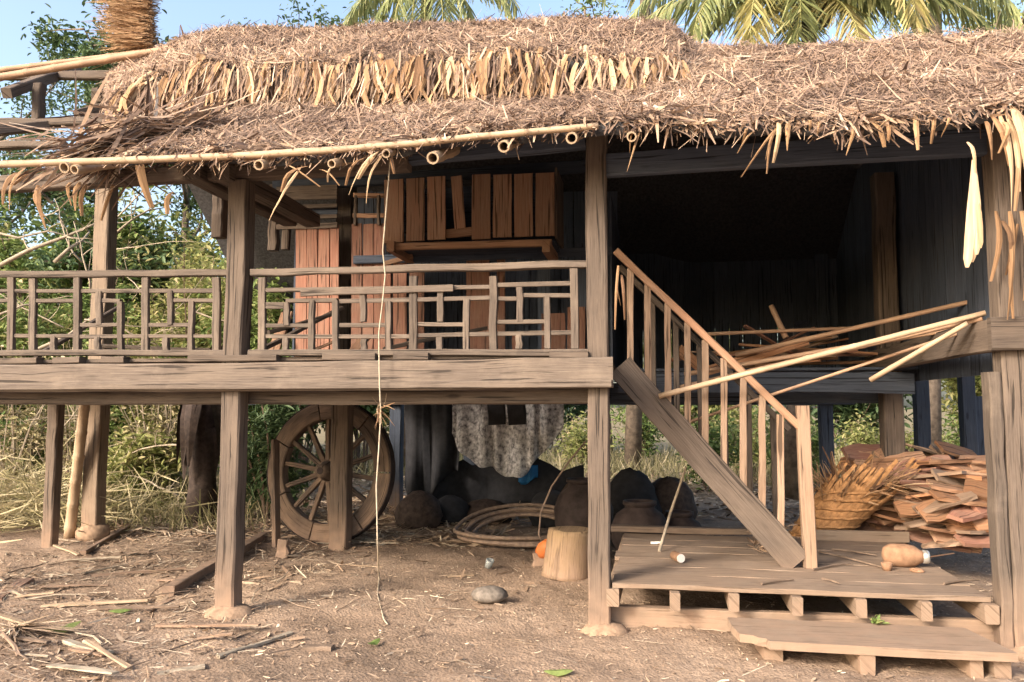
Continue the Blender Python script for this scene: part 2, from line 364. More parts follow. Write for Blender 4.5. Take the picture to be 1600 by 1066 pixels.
def bamboo(mb, p0, p1, r0, r1=None, n=9, node=.34, hollow=False, sag=0.0):
    p0 = V3(p0); p1 = V3(p1); r1 = r1 or r0; L = (p1-p0).length; pr = []; k = max(1, int(L/node)); ph = U(.2, .8)
    if hollow: pr += [(min(.25, .9*L)/L, r0*.25), (min(.25, .9*L)/L, r0*.66), (0, r0*.72), (0, r0)]
    else: pr += [(0, r0*.98)]
    for i in range(k+1):
        t = (i+ph)/(k+1); r = r0+(r1-r0)*t; d = .012/L
        if t-2*d > .02 and t+2*d < .98: pr += [(t-2*d, r*.99), (t-d*.7, r*1.1), (t, r*1.02), (t+d*.7, r*1.1), (t+2*d, r*.99)]
    pr.append((1, r1)); mb.lathe(p0, p1, pr, n=n, caps=not hollow); return mb

# ------------------------------------------------------------------ the ground
def axis_pts(lo, hi, flo, fhi, step):
    fine = list(np.arange(flo, fhi+1e-6, step)); out = []; x = flo; d = step
    while x > lo: d *= 1.35; x -= d; out.insert(0, max(x, lo))
    x = fhi; d = step; tail = []
    while x < hi: d *= 1.35; x += d; tail.append(min(x, hi))
    return np.array(out+fine+tail)
gx = axis_pts(-600, 600, -7.5, 6, .05); gy = axis_pts(-40, 900, -4.2, 9, .05)
GX, GY = np.meshgrid(gx, gy, indexing='ij'); fade = np.clip(1-(np.maximum(np.abs(GX)-12, 0)+np.maximum(np.abs(GY)-14, 0))/20, 0, 1)
GZ = gz(GX, GY)*fade+.006*rng.standard_normal(GX.shape)*(fade > .99)
nx, ny = GX.shape; idx = np.arange(nx*ny).reshape(nx, ny)
q = np.stack([idx[:-1, :-1], idx[1:, :-1], idx[1:, 1:], idx[:-1, 1:]], -1).reshape(-1, 4)
g = np_build('ground', np.stack([GX, GY, GZ], -1).reshape(-1, 3), q, np.zeros(len(q)), 'ground', loc=(0, 0, 0), smooth=True); g['kind'] = 'structure'

# ------------------------------------------------------------------ the stilt house
house = thing('stilt_house', 'old timber stilt house with thatched palm roof, balcony and outside stairs', 'house', (0, 2.5, 0))
pA = atz(356, 945, 0); XA = at(362, 780, 0).x; XB = at(935, 780, 0).x; XC = at(1582, 780, 0).x+.03
XL = XA-2.75
ROW2 = 2.8; ROW3 = 5.6
zBb = at(700, 609, 0).z; zBt = at(700, 563, 0).z; zPl = at(300, 287, 0).z; zFl = zBt
def part(name, mb, mat, parent=house, smooth=False, label=None):
    o = mb.build(name, mat, parent, smooth)
    if label: o['label'] = label
    return o
def post(x, y, w, d, z0, z1, mat='wood', lean=(0, 0), seg=6, parent=house, name='post'):
    return part(name, MB().beam((x, y, z0), (x+lean[0], y+lean[1], z1), w, d, up=(0, 1, 0), seg=seg+4, jit=.006, cham=.012), mat, parent)

# front row
post(XA, 0, .155, .155, gz(XA, 0)-.02, zPl-.01, lean=(.012, 0), seg=9)
post(XB, 0, .150, .150, gz(XB, 0)-.03, zPl+.30, lean=(.01, 0), seg=9)
post(XC, 0, .17, .17, -.05, 3.6, lean=(.0, 0), seg=9)
post(XC-.127, -.02, .075, .14, -.04, zBb+.10, 'beam', seg=6)           # pale board nailed to the corner post
post(XC+.20, .05, .12, .16, -.04, 3.55, 'red', seg=6)
post(XL, 0, .15, .15, -.03, zPl-.01)
# second row
x2A = atz(528, 857, 0); x2L = atz(155, 838, 0); x2C = at(1398, 800, ROW2)
post(x2A.x, ROW2, .20, .18, -.03, at(530, 262, ROW2).z, seg=8)
post(x2L.x, ROW2+.1, .20, .18, -.03, at(165, 262, 2.9).z, seg=8, mat='deck')
post(at(85, 700, 2.3).x, 2.3, .13, .13, -.02, zBb, seg=6)
post(x2C.x, ROW2, .19, .19, .1, 3.9, seg=7)
post(at(937, 700, ROW2).x, ROW2, .18, .18, 0, 3.9, 'shadewood')
# third row and back of the house
for px in (620, 690, 1290, 1440, 1512):
    p = at(px, 660, ROW3); post(p.x, ROW3, .17, .17, -.02, 3.9, 'shadewood', seg=4)
for px in (660, 735, 1525):
    p = at(px, 660, ROW3+1.5); post(p.x, ROW3+1.5, .2, .17, -.02, 1.7, 'shadewood', seg=3)
# footings
for x, y, w in ((XA, -.02, .20), (XB+.02, -.03, .17), (XC+.02, 0, .22)):
    part('footing', MB().blob((x+.02, y, -.015), w, w*.85, .085, n=20, m=9, jit=.05, seed=int(w*1000), flat=-.5), 'footing', smooth=True)

def beam(name, p0, p1, w, h, mat='beam', parent=house, seg=8, bow=0, jit=.006, cham=.010, label=None):
    return part(name, MB().beam(p0, p1, w, h, seg=seg, bow=bow, jit=jit, cham=cham), mat, parent, label=label)
# big front beam, its inner twin, floor beams
xBend = at(958, 585, -.1).x
zc = (zBb+zBt)/2; hB = zBt-zBb
beam('front_beam', (XL-1.2, -.105, zc), (xBend, -.105, zc+.005), .055, hB, seg=22, jit=.0045, bow=-.012)
beam('beam_lip', (XL-1.2, -.148, zBb+.028), (xBend-.01, -.148, zBb+.033), .028, .05, seg=10, jit=.002)
beam('inner_beam', (XL-1.2, .105, zBb+.02), (xBend-.05, .105, zBb+.03), .055, hB+.05, 'wood', seg=10)
beam('floor_beam', (XL-1.2, ROW2+.14, zBb+.02), (XC, ROW2+.14, zBb+.02), .10, .22, 'shadewood', seg=6)
beam('floor_beam', (XL-1.2, ROW3-.13, zBb), (XC+.3, ROW3-.13, zBb), .10, .2, 'shadewood', seg=6)
for x in (XA+.1, XB-.1, at(530, 600, 0).x):
    beam('cross_beam', (x, .14, zBb+.04), (x, ROW3, zBb+.04), .09, .16, 'shadewood', seg=5)
# side beam running back from the right hand post
p0 = at(1600, 523, .02); beam('side_beam', (XC-.10, -.12, p0.z), (XC-.10, ROW2+.3, p0.z-.02), .075, .215, 'wood', seg=6)
beam('ledger', (XC-.17, -.135, p0.z), (XC+.9, -.135, p0.z), .06, .215, 'wood', seg=3)
# floor boards of the balcony and the room (edge seen above the beam)
fl = part_group('balcony_floor', house, (-2.5, 1.3, zFl))
for i in range(17):
    y = .04+i*.16
    part('floor_board', MB().beam((XL-1.2, y, zFl+.022), (XB+.05, y, zFl+.022), .145, .026, seg=3, jit=.002, cham=0), 'wood', fl)
fl2 = part_group('room_floor', house, (1, 4, zFl))
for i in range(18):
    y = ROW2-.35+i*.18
    part('floor_board', MB().beam((XB-.1, y, zFl+.022), (XC+.2, y, zFl+.022), .168, .026, seg=2, jit=.002, cham=0), 'shadewood', fl2)
beam('floor_edge_beam', (XB+.05, ROW2-.46, zFl-.10), (XC+.1, ROW2-.46, zFl-.12), .06, .2, 'shadewood')
# packing blocks between the beam and the rail
for a, b in ((2, 65), (90, 132), (165, 200), (300, 437), (508, 590), (618, 672), (860, 920)):
    p = at(a, 563, -.05); p2 = at(b, 563, -.05)
    part('packing_block', MB().beam((p.x, -.065, zBt+.026), (p2.x, -.065, zBt+.026), .09, .05, seg=2, jit=.003), 'wood')

# top plate and exposed roof frame
zp = at(300, 274, 0).z
beam('top_plate', (XL-1.5, 0, zp+.02), (at(640, 274, 0).x, 0, zp+.0), .11, .125, 'wood', seg=8)
beam('top_plate', (at(640, 274, 0).x, .01, zp+.05), (XB-.07, .01, zp+.10), .10, .12, 'shadewood', seg=4)
beam('top_plate', (XB+.06, .02, at(1250, 242, 0).z), (XC+.6, .02, at(1250, 242, 0).z+.03), .09, .17, 'shadewood', seg=5)
for px in (302, 347):
    p = at(px, 270, -.14); beam('tie_beam_end', (p.x, -.16, p.z), (p.x-.02, 1.6, p.z+.03), .145, .13, 'wood', seg=4)
for px, y0, y1, Y, w in ((345, 290, 372, .9, .11), (62, 132, 200, 2.3, .11), (152, 140, 215, 2.5, .10), (430, 290, 392, 2.5, .10)):
    a = at(px, y0, Y); b = at(px, y1, Y); post(a.x, Y, w, w, b.z, a.z, 'wood', seg=3, name='stub_post')
# purlins and rafters of the stripped left roof
for (a, Ya, b, Yb, w, h, nm) in (((-30, 118), 2.9, (205, 118), 2.9, .09, .10, 'purlin'), ((-30, 193), 1.3, (165, 190), 1.3, .10, .075, 'purlin'), ((-30, 229), .5, (100, 226), .5, .10, .065, 'purlin'),
        ((10, 145), 1.9, (120, 108), 3.4, .11, .12, 'rafter'), ((-30, 208), .8, (75, 196), 1.3, .11, .09, 'rafter'), ((120, 180), 1.7, (330, 120), 3.2, .09, .10, 'rafter'), ((150, 150), 2.3, (205, 135), 3.0, .10, .12, 'rafter')):
    p = at(*a, Ya); p2 = at(*b, Yb); beam(nm, p, p2, w, h, 'wood', seg=4)
for k, (a, b, Y, r) in enumerate((((-20, 124), (330, 66), 2.0, .045), ((-20, 112), (300, 72), 2.5, .035))):
    part('bamboo_purlin', bamboo(MB(), at(*a, Y), at(*b, Y+.2), r, r*.85), 'bamboo2', smooth=True)
# eave pole: one long pale bamboo
pts = [at(x, y, -.68) for x, y in ((-60, 260), (0, 257), (120, 253), (240, 249), (400, 242), (540, 233), (650, 224), (740, 214), (830, 206), (935, 197))]
dense = []; rad = []
for i in range(len(pts)-1):
    for k in range(6): dense.append(pts[i].lerp(pts[i+1], k/6))
dense.append(pts[-1])
for i in range(len(dense)): rad.append((.027-.006*i/len(dense))*(1.12 if i % 5 == 2 else 1))
part('eave_pole', MB().tube(dense, rad, n=9), 'bamboo', smooth=True, label='long pale bamboo pole tied along the eave')

# ------------------------------------------------------------------ thatched roof
roof = part_group('thatch_roof', house, (-1, 1.5, 3.4))
EV = [(-100, 262), (150, 252), (400, 242), (640, 224), (800, 207), (930, 196), (1010, 199), (1120, 200), (1250, 190), (1380, 186), (1500, 178), (1620, 172), (1800, 166), (2500, 140)]
ex = [at(x, y-4, -.60).x for x, y in EV]; ez = [at(x, y-4, -.60).z for x, y in EV]
TP = [(-100, 160, 1.3), (200, 160, 1.3), (450, 150, 1.3), (800, 146, 1.3), (1000, 130, 1.3), (1090, 76, 2.6), (1200, 76, 2.6), (1320, 72, 2.6), (1450, 62, 2.6), (1600, 52, 2.6), (1800, 40, 2.6), (2300, 10, 2.6)]
tx, tz = [], []
for x, y, Y in TP:
    p = at(x, y, Y); e = float(np.interp(p.x, ex, ez)); tx.append(p.x); tz.append(e+(p.z-e)/(Y+.60)*3.3)
def lower(X, s):
    e = np.interp(X, ex, ez); t = np.interp(X, tx, tz)
    return np.stack([X, -.60+3.3*s, e+(t-e)*s+.045*nz(X*2.1, s*5)+.02*nz(X*6, s*13)-.04*np.sin(PI*s)], -1)
UE = [(170, 172), (200, 140), (300, 108), (450, 100), (800, 90), (980, 88), (1050, 98), (1085, 125)]
UR = [(170, 124), (215, 100), (290, 66), (370, 52), (600, 50), (750, 43), (900, 40), (1040, 40), (1075, 66), (1100, 92)]
uex = [at(x, y, 1.05).x for x, y in UE]; uez = [at(x, y, 1.05).z for x, y in UE]
urx = [at(x, y, 3.2).x for x, y in UR]; urz = [at(x, y, 3.2).z for x, y in UR]
UX0, UX1 = uex[0], uex[-1]
def upper(a, s):     # a: 0..1 along the ridge
    X = UX0+(UX1-UX0)*a; Xr = urx[0]+(urx[-1]-urx[0])*a
    e = np.interp(X, uex, uez); t = np.interp(Xr, urx, urz)
    return np.stack([X+(Xr-X)*s, 1.05+2.15*s, e+(t-e)*s+.11*np.sin(PI*np.clip(s, 0, 1))+.05*nz(X*2.3+3, s*4)+.02*nz(X*7, s*11)], -1)
def slab(fn, a0, a1, na, ns, th, name):
    A, Sg = np.meshgrid(np.linspace(a0, a1, na), np.linspace(0, 1, ns), indexing='ij')
    top = fn(A.ravel(), Sg.ravel()); bot = top-np.array([0, 0, th]); n = len(top); ii = np.arange(n).reshape(na, ns)
    qt = np.stack([ii[:-1, :-1], ii[1:, :-1], ii[1:, 1:], ii[:-1, 1:]], -1).reshape(-1, 4); qb = qt[:, ::-1]+n
    e = []
    for line in (ii[:, 0], ii[::-1, -1], ii[0, ::-1], ii[-1, :]):
        e.append(np.stack([line[:-1], line[:-1]+n, line[1:]+n, line[1:]], 1))
    q_ = np.concatenate([qt, qb]+e)
    return np_build(name, np.concatenate([top, bot]), q_, np.full(len(q_), .3), 'bedthatch', roof)
LX0 = at(175, 250, -.6).x; LX1 = at(1760, 50, 2.6).x
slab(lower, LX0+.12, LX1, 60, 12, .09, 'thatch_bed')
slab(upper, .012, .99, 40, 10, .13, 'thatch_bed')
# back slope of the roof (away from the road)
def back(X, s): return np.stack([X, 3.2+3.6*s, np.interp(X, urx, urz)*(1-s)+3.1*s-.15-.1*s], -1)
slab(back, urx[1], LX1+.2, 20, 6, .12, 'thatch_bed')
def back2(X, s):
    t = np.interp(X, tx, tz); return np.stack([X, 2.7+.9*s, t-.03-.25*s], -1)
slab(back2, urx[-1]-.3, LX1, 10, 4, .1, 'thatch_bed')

def thatch_layer(fn, n, a0, a1, name, Lr, Wr, along, lift, leftfade=0, smin=0.0):
    a = rng.uniform(a0, a1, n); s = rng.uniform(smin, 1.0, n)
    if leftfade:
        keep = a > LX0+.10+.5*s*0+leftfade*rng.random(n)**2*.6; a = a[keep]; s = s[keep]
    P = fn(a, s); h = 1e-2
    du = nrmz(fn(a+h, s)-P); dv = nrmz(P-fn(a, s+h))              # along the ridge; down the slope
    Nn = nrmz(np.cross(du, dv)); Nn *= np.sign(Nn[:, 2:3]+1e-9); n = len(a)
    clump = nz(P[:, 0]*2.6, P[:, 1]*3.4+1)*.9                       # neighbouring straws lie in the same direction
    ang = np.where(rng.random(n) < along, PI/2+clump+rng.normal(0, .35, n), rng.uniform(0, 2*PI, n))
    D = du*np.cos(ang)[:, None]+dv*np.sin(ang)[:, None]
    D = nrmz(D)+Nn*rng.normal(.02, .16, n)[:, None]
    P = P+Nn*(rng.random(n)**1.5*lift)[:, None]
    L = rng.uniform(*Lr, n); Wd = rng.uniform(*Wr, n)
    t = np.clip(rng.normal(.5, .2, n)+.22*nz(P[:, 0]*1.9, P[:, 1]*2.3), 0, 1)
    nn = nrmz(Nn+rng.normal(0, .22, (n, 3)))
    return strips(P-D*(L*.5)[:, None], D, nn, L, Wd, rng.normal(-.06, .1, n), t)
v, q_, t = joinnp([thatch_layer(lower, 115000, LX0, LX1, '', (.06, .26), (.002, .009), .5, .045, leftfade=1.0),
                   thatch_layer(lower, 16000, LX0, LX1, '', (.25, .60), (.005, .014), .5, .05, leftfade=.7), thatch_layer(lower, 3200, LX0, LX1, '', (.2, .5), (.012, .032), .6, .045, leftfade=.7)])
o = np_build('loose_thatch', v, q_, t, 'thatch', roof); o['kind'] = 'stuff'
v, q_, t = joinnp([thatch_layer(upper, 70000, 0, 1, '', (.06, .28), (.002, .009), .5, .05), thatch_layer(upper, 10000, 0, 1, '', (.22, .55), (.005, .014), .5, .05), thatch_layer(upper, 2200, 0, 1, '', (.2, .45), (.012, .032), .6, .045)])
o = np_build('loose_thatch', v, q_, t, 'thatch', roof); o['kind'] = 'stuff'

def hang_leaf(p, L, w, out, side, tint, mat='leafstrip', curl=.15, name='palm_leaf', fold=None, parent=roof, droop=1.0, n=5):
    pts = []; wd = []; shp = random.randrange(4); twist = U(-.5, .5)
    for i in range(n):
        t = i/(n-1); ang = droop*(.5+.5*t)
        pts.append(V3(p)+V3((side*t*L+curl*L*t*t*U(-.4, .4), -out*L*t*(1-.45*t), -L*t*ang)))
        wd.append(w*((.8, 1.0, 1.0, .9, .75), (.6, 1.0, .9, .7, .2), (.9, 1.0, 1.1, 1.0, .9), (.5, .8, 1.0, 1.0, .45))[shp][i])
    return part(name, MB().ribbon(pts, wd, V3((U(-.6, .6), -1, .25)), fold=fold if fold is not None else U(-.35, .35), tint=tint), mat, parent)
# dense inner layer behind the picked-out leaves of the ridge fringe
n = 9500; a = rng.uniform(.01, .985, n); s = rng.uniform(-.02, .22, n); P = upper(a, s)+np.stack([rng.normal(0, .02, n), rng.normal(-.02, .03, n), rng.normal(-.05, .05, n)], 1)
k_ = nz(a*52, a*9)+.5*nz(a*131, 3) > rng.normal(-.35, .12, n); a = a[k_]; P = P[k_]; n = len(a)
D = np.stack([rng.normal(0, .22, n)-.25*(a > .5)*rng.random(n), rng.normal(-.22, .16, n), -np.ones(n)], 1)
v, q_, t = strips(P, D, np.tile([0, -1., .2], (n, 1))+rng.normal(0, .4, (n, 3)), rng.uniform(.16, .46, n), rng.uniform(.006, .022, n), rng.normal(0, .12, n), np.clip(rng.normal(.5, .25, n), 0, 1))
o = np_build('fringe_straw', v, q_, t, 'thatch', roof); o['kind'] = 'stuff'
for i in range(290):
    a = (i+U(-1.5, 2.5))/290*.965+.015; a = min(.985, max(.012, a)); p = V3(upper(np.array([a]), np.array([U(-.02, .10)]))[0].tolist()); p.y -= U(.03, .10); p.z -= U(-.02, .06)
    cl = .5+.5*math.sin(a*31)+.4*math.sin(a*77)
    hang_leaf(p, (U(.2, .5) if random.random() < .7 else U(.45, .62))+.07*cl, random.choice((U(.016, .03), U(.028, .05), U(.04, .075))), U(.05, .5), U(-.2, .2)+.22*math.sin(a*53)-(.3 if a < .2 else 0), min(1, max(0, U(.1, .8)+.2*cl)), curl=.5)
# straw hanging over the eave
n = 4200; X = rng.uniform(LX0, LX1, n); s = rng.uniform(-.01, .05, n); P = lower(X, s)+rng.normal(0, .025, (n, 3)); edge = .09+.10*np.clip(nz(X*3.1, X*.7)+.2, 0, 1)
D = np.stack([rng.normal(0, .55, n), rng.normal(-.55, .2, n), -rng.random(n)*1.1], 1)
v, q_, t = strips(P, D, rng.normal(0, 1, (n, 3))+np.array([0, -.6, .6]), edge*rng.uniform(.5, 1.3, n), rng.uniform(.006, .024, n), rng.normal(-.1, .15, n), np.clip(rng.normal(.5, .22, n), 0, 1))
o = np_build('eave_straw', v, q_, t, 'thatch', roof); o['kind'] = 'stuff'
# picked-out leaves hanging from the eave: pixel measured start, end, width (px) on the eave plane
def eave_leaf(x0, y0, x1, y1, w, Y=-.62, tint=.6, mat='leafstrip'):
    a = at(x0, y0, Y); b = at(x1, y1, Y-U(0, .06)); wm = w*(Y+5.72)/F*.8; k = U(-.02, .02); k2 = U(.02, .09); tw = U(-1.2, 1.2); L = (b-a).length
    shp = random.choice(((.5, .9, 1, .95, .9, .85, .6), (.4, .8, 1, .8, .6, .4, .12), (.7, 1, 1, 1, .85, .7, .5))); rings = []
    for i in range(7):
        t = i/6; c = a.lerp(b, t)+V3((k*math.sin(PI*t)*L*3, -k2*math.sin(PI*t)+U(-.004, .004), .02*math.sin(PI*t))); an = tw*(t-.4); sd_ = V3((math.cos(an), math.sin(an), 0)); h = wm*shp[i]*.5
        rings.append([c-sd_*h, c+V3((0, -h*.45, 0)), c+sd_*h])
    mb = MB(); mb.ring_skin(rings, closed=False, caps=False, tint=tint); part('palm_leaf', mb, mat, roof)
def ragged(x0, y0, x1, y1, w, Y):
    a = at(x0, y0, Y); b = at(x1, y1, Y); wm = w*(Y+5.72)/F
    part('palm_leaf', MB().ribbon([a.lerp(b, t)+V3((0, -.02*math.sin(PI*t), 0)) for t in (0, .2, .45, .7, .92, 1)], [wm*k for k in (.2, .5, .9, 1.0, .9, .35)], V3((U(-.3, .3), -1, .1)), fold=U(-.3, .3), tint=U(.7, 1)), 'leafstrip', roof)
for L_ in ((1225, 188, 1158, 277, 6), (1222, 192, 1196, 250, 7), (1232, 190, 1230, 236, 11), (1215, 190, 1208, 255, 9), (1213, 200, 1198, 272, 5), (1180, 205, 1152, 240, 5), (1335, 195, 1322, 243, 10), (1360, 190, 1382, 230, 10), (1385, 195, 1388, 220, 8),
           (1430, 180, 1434, 235, 10), (1400, 188, 1368, 205, 8), (1262, 190, 1265, 205, 6), (1280, 190, 1277, 212, 6), (1165, 205, 1160, 225, 6), (1135, 195, 1085, 207, 9), (1460, 185, 1455, 225, 8), (1480, 185, 1470, 215, 7),
           (1560, 175, 1580, 335, 11), (1572, 175, 1592, 300, 10), (1548, 180, 1575, 260, 12), (1580, 165, 1603, 270, 22), (1590, 200, 1586, 330, 10), (1565, 190, 1560, 240, 9), (1540, 190, 1550, 250, 8), (1600, 180, 1610, 290, 18),
           (1000, 205, 980, 268, 5), (990, 208, 984, 240, 5), (600, 232, 545, 305, 7), (605, 235, 572, 318, 7), (590, 240, 560, 280, 10), (610, 240, 616, 272, 8), (575, 245, 540, 290, 8), (470, 262, 420, 345, 9), (480, 260, 440, 300, 12), (500, 265, 530, 290, 5), (450, 258, 500, 292, 6), (530, 262, 512, 285, 5)):
    eave_leaf(*L_, tint=U(.2, .95))
eave_leaf(1512, 222, 1524, 270, 7, -.70, .8); [ragged(*k_) for k_ in ((1520, 250, 1511, 418, 13, -.72), (1521, 256, 1518, 410, 14, -.715), (1523, 252, 1526, 398, 12, -.725), (1524, 290, 1532, 388, 8, -.73))]
for L_ in ((1556, 330, 1548, 440, 10), (1566, 345, 1572, 430, 9), (1578, 330, 1574, 500, 9), (1590, 350, 1583, 498, 8), (1597, 330, 1600, 470, 12), (966, 415, 961, 515, 5), (971, 430, 976, 500, 6), (963, 440, 970, 478, 4)):
    eave_leaf(*L_, Y=-.14, tint=U(0, .45))
# dead brown leaves drooping at the stripped left corner
for L_ in ((220, 215, 238, 325, 22), (125, 285, 118, 330, 14), (135, 288, 128, 338, 12), (110, 285, 112, 322, 10), (60, 290, 72, 358, 16), (55, 300, 80, 350, 8), (25, 270, 5, 320, 14), (40, 262, 15, 330, 10), (180, 280, 158, 345, 10), (70, 258, 0, 300, 16), (85, 265, 20, 290, 18), (95, 262, 35, 285, 12), (110, 268, 60, 300, 10), (270, 300, 262, 335, 13)):
    eave_leaf(*L_, Y=U(-.3, 0), tint=U(0, .5))
# bamboo rafters poking out below the eave
for px, py, r in ((100, 262, .042), (116, 265, .034), (404, 258, .036), (518, 256, .030), (603, 240, .030), (676, 247, .042), (787, 229, .040), (893, 216, .038), (987, 214, .032), (158, 222, .05)):
    p = at(px, py, -.72 if px != 158 else -.3); d = V3((U(-.05, .05), 1, .40)).normalized()
    part('bamboo_rafter', bamboo(MB(), p, p+d*3.0, r, r*.9, n=12, hollow=True), 'bamboo', smooth=False)
# loose bamboo lengths and battens lying on the left edge of the thatch
for a, Ya, b, Yb, r in (((160, 200), .3, (243, 180), .5, .036), ((95, 262), -.35, (215, 222), -.2, .05), ((100, 245), -.2, (165, 192), .4, .03), ((120, 262), -.4, (200, 210), 0, .03)):
    part('bamboo_batten', bamboo(MB(), at(*a, Ya), at(*b, Yb), r, r*.8, n=9), 'bamboo' if r > .03 else 'bamboo2', roof, smooth=True)
p = at(275, 60, 3.0)
# splintered pile of straw sliding off the left edge
n = 1100; tpos = rng.random(n); A_ = np.array(at(135, 245, -.3)); B_ = np.array(at(300, 200, .2)); P = A_+(B_-A_)*tpos[:, None]+rng.normal(0, 1, (n, 3))*np.array([.12, .16, .055])
D = np.tile((B_-A_)/np.linalg.norm(B_-A_), (n, 1))*rng.choice([-1, 1], n)[:, None]+rng.normal(0, .35, (n, 3))
v, q_, t = strips(P, D, np.array([0, -.5, 1.])+rng.normal(0, .5, (n, 3)), rng.uniform(.15, .6, n), rng.uniform(.008, .035, n), rng.normal(0, .1, n), np.clip(rng.normal(.42, .25, n), 0, 1))
o = np_build('loose_thatch', v, q_, t, 'thatch', roof); o['kind'] = 'stuff'

# upright sheaf of orange straw on the ridge end
sh = thing('straw_sheaf', 'upright sheaf of orange straw standing on the bare left end of the roof', 'straw', at(210, 72, 2.7))
a = at(215, 78, 2.7); top = at(212, -25, 2.7); n = 2400
hz = rng.random(n); P = np.array(a)+(np.array(top)-np.array(a))*hz[:, None]+np.stack([rng.uniform(.10, .24, n), rng.normal(0, .07, n), np.zeros(n)], 1)
D = np.stack([-np.ones(n), rng.normal(0, .2, n), rng.normal(.10, .15, n)], 1)
v, q_, t = strips(P, D, rng.normal(0, 1, (n, 3)), rng.uniform(.18, .78, n)*rng.uniform(.6, 1, n), rng.uniform(.005, .014, n), rng.normal(.02, .10, n), np.clip(rng.normal(.45, .2, n), 0, 1))
o = np_build('straw', v, q_, t, 'fringe', sh); o['kind'] = 'stuff'
part('stake', MB().tube([a+V3((.17, .02, -.7)), top+V3((.17, .02, .1))], [.035, .025], n=7), 'twigdark', sh)

# ------------------------------------------------------------------ balcony railings
def railing(x0, x1, top0, top1, vert, horz):
    r = part_group('balcony_railing', house, at((x0+x1)/2, 552, 0))
    a = at(x0, top0, 0); b = at(x1, top1, 0)
    part('top_rail', MB().beam(a, b, .065, .052, seg=10, jit=.005), 'beam', r)
    a = at(x0, 552, 0); b = at(x1, 552, 0)
    part('bottom_rail', MB().beam((a.x, -.02, a.z), (b.x, -.02, b.z), .10, .045, seg=6, jit=.003), 'beam', r)
    for x, y0, y1 in vert:
        a = at(x+U(-1, 1), y0, -.002); b = at(x, y1, -.002)
        part('baluster', MB().beam(b, a, .058 if y1-y0 > 100 else .046, .040, up=(0, 1, 0), seg=3, jit=.004, cham=.004), 'beam', r)
    for xa, xb, y, *e in horz:
        a = at(xa, y, .006); b = at(xb, e[0] if e else y, .006)
        part('crosspiece', MB().beam(a, b, .034, .031 if len(e) < 2 else e[1], seg=2, jit=.0025, cham=.003), 'beam', r)
    return r
railing(-160, 358, 430, 427, [(18, 433, 547), (52, 436, 547), (84, 526, 547), (121, 434, 547), (155, 456, 508), (153, 527, 547), (189, 472, 547), (228, 434, 548), (267, 455, 508), (260, 528, 548), (299, 471, 548), (338, 434, 550), (-30, 434, 547), (-85, 434, 547)],
        [(-160, 336, 455), (-60, 18, 470), (52, 118, 470), (151, 189, 470), (263, 336, 470), (121, 187, 508), (228, 299, 508), (18, 118, 525), (121, 336, 526)])
railing(394, 922, 427, 413, [(410, 434, 549), (448, 473, 509), (447, 528, 549), (487, 470, 549), (525, 470, 549), (568, 459, 503), (569, 530, 548), (607, 471, 548), (646, 432, 548), (689, 452, 503), (687, 527, 548), (729, 468, 548), (771, 432, 546), (813, 449, 503), (811, 523, 545), (855, 464, 545), (898, 420, 545)],
        [(410, 768, 454, 449), (773, 896, 446, 443), (412, 448, 478, 478, .05), (448, 527, 470), (531, 768, 471, 466), (773, 813, 467), (815, 896, 462), (412, 487, 509), (531, 605, 508), (648, 729, 507), (773, 855, 503), (410, 646, 526), (648, 896, 525, 520)])
part('nailed_batten', MB().beam(at(470, 458, -.03), at(708, 450, -.03), .02, .05, seg=4), 'beam')

# ------------------------------------------------------------------ room wall behind the balcony
WY = 2.45
wallg = part_group('plank_wall', house, (at(700, 545, WY).x, WY, zFl))
def wplank(x0, x1, y0, y1, mat='red', Y=WY, parent=wallg, tilt=0, name='plank'):
    a = at((x0+x1)/2, y0, Y); b = at((x0+x1)/2+tilt, y1, Y); w = at(x1, y1, Y).x-at(x0, y1, Y).x
    return part(name, MB().beam(V3((b.x, Y+U(-.012, .012), b.z)), V3((a.x, Y+U(-.012, .012), a.z)), max(w-.008, .03), .022, up=(0, 1, 0), seg=3, jit=.0025, cham=.002), mat, parent)
x = 462
while x < 590:
    w = U(13, 19)
    if not 526 < x+w/2 < 549: wplank(x, x+w, 352 if x < 530 else 350, 556, 'red')
    x += w
for (a, b, y0, y1, mt) in ((596, 612, 400, 556, 'red'), (614, 636, 400, 556, 'red'), (640, 664, 420, 556, 'red'), (664, 700, 545, 560, 'wood'), (728, 766, 395, 556, 'red'), (776, 790, 400, 556, 'red'), (840, 860, 395, 556, 'shadewood'), (846, 884, 490, 556, 'red'), (886, 915, 480, 556, 'red'), (800, 812, 520, 556, 'red'), (900, 918, 380, 485, 'shadewood')):
    wplank(a, b, y0, y1, mt)
# dark inside of the room seen through the gaps
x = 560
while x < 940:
    w = U(18, 26); wplank(x, x+w, 300, 560, 'shadewood', WY+1.9); x += w+.6
beam('wall_plate', (at(425, 350, WY).x, WY+.03, at(500, 287, WY).z), (XB+.05, WY+.03, at(500, 287, WY).z+.05), .09, .12, 'shadewood', seg=5)
beam('wall_rail', (at(555, 396, WY).x, WY-.03, at(700, 402, WY).z), (XB, WY-.03, at(700, 402, WY).z), .05, .09, 'shadewood', seg=5)
for a, b, y0, y1 in ((552, 600, 316, 350), ):
    for yy in (y0-10, y0+21): beam('window_rail', at(a, yy, WY-.03), at(b, yy, WY-.03), .03, .05, 'box', wallg, seg=2)
    for xx in (556, 592): beam('window_stile', at(xx, y0-10, WY-.028), at(xx, y1+2, WY-.028), .03, .05, 'wood', wallg, seg=2)
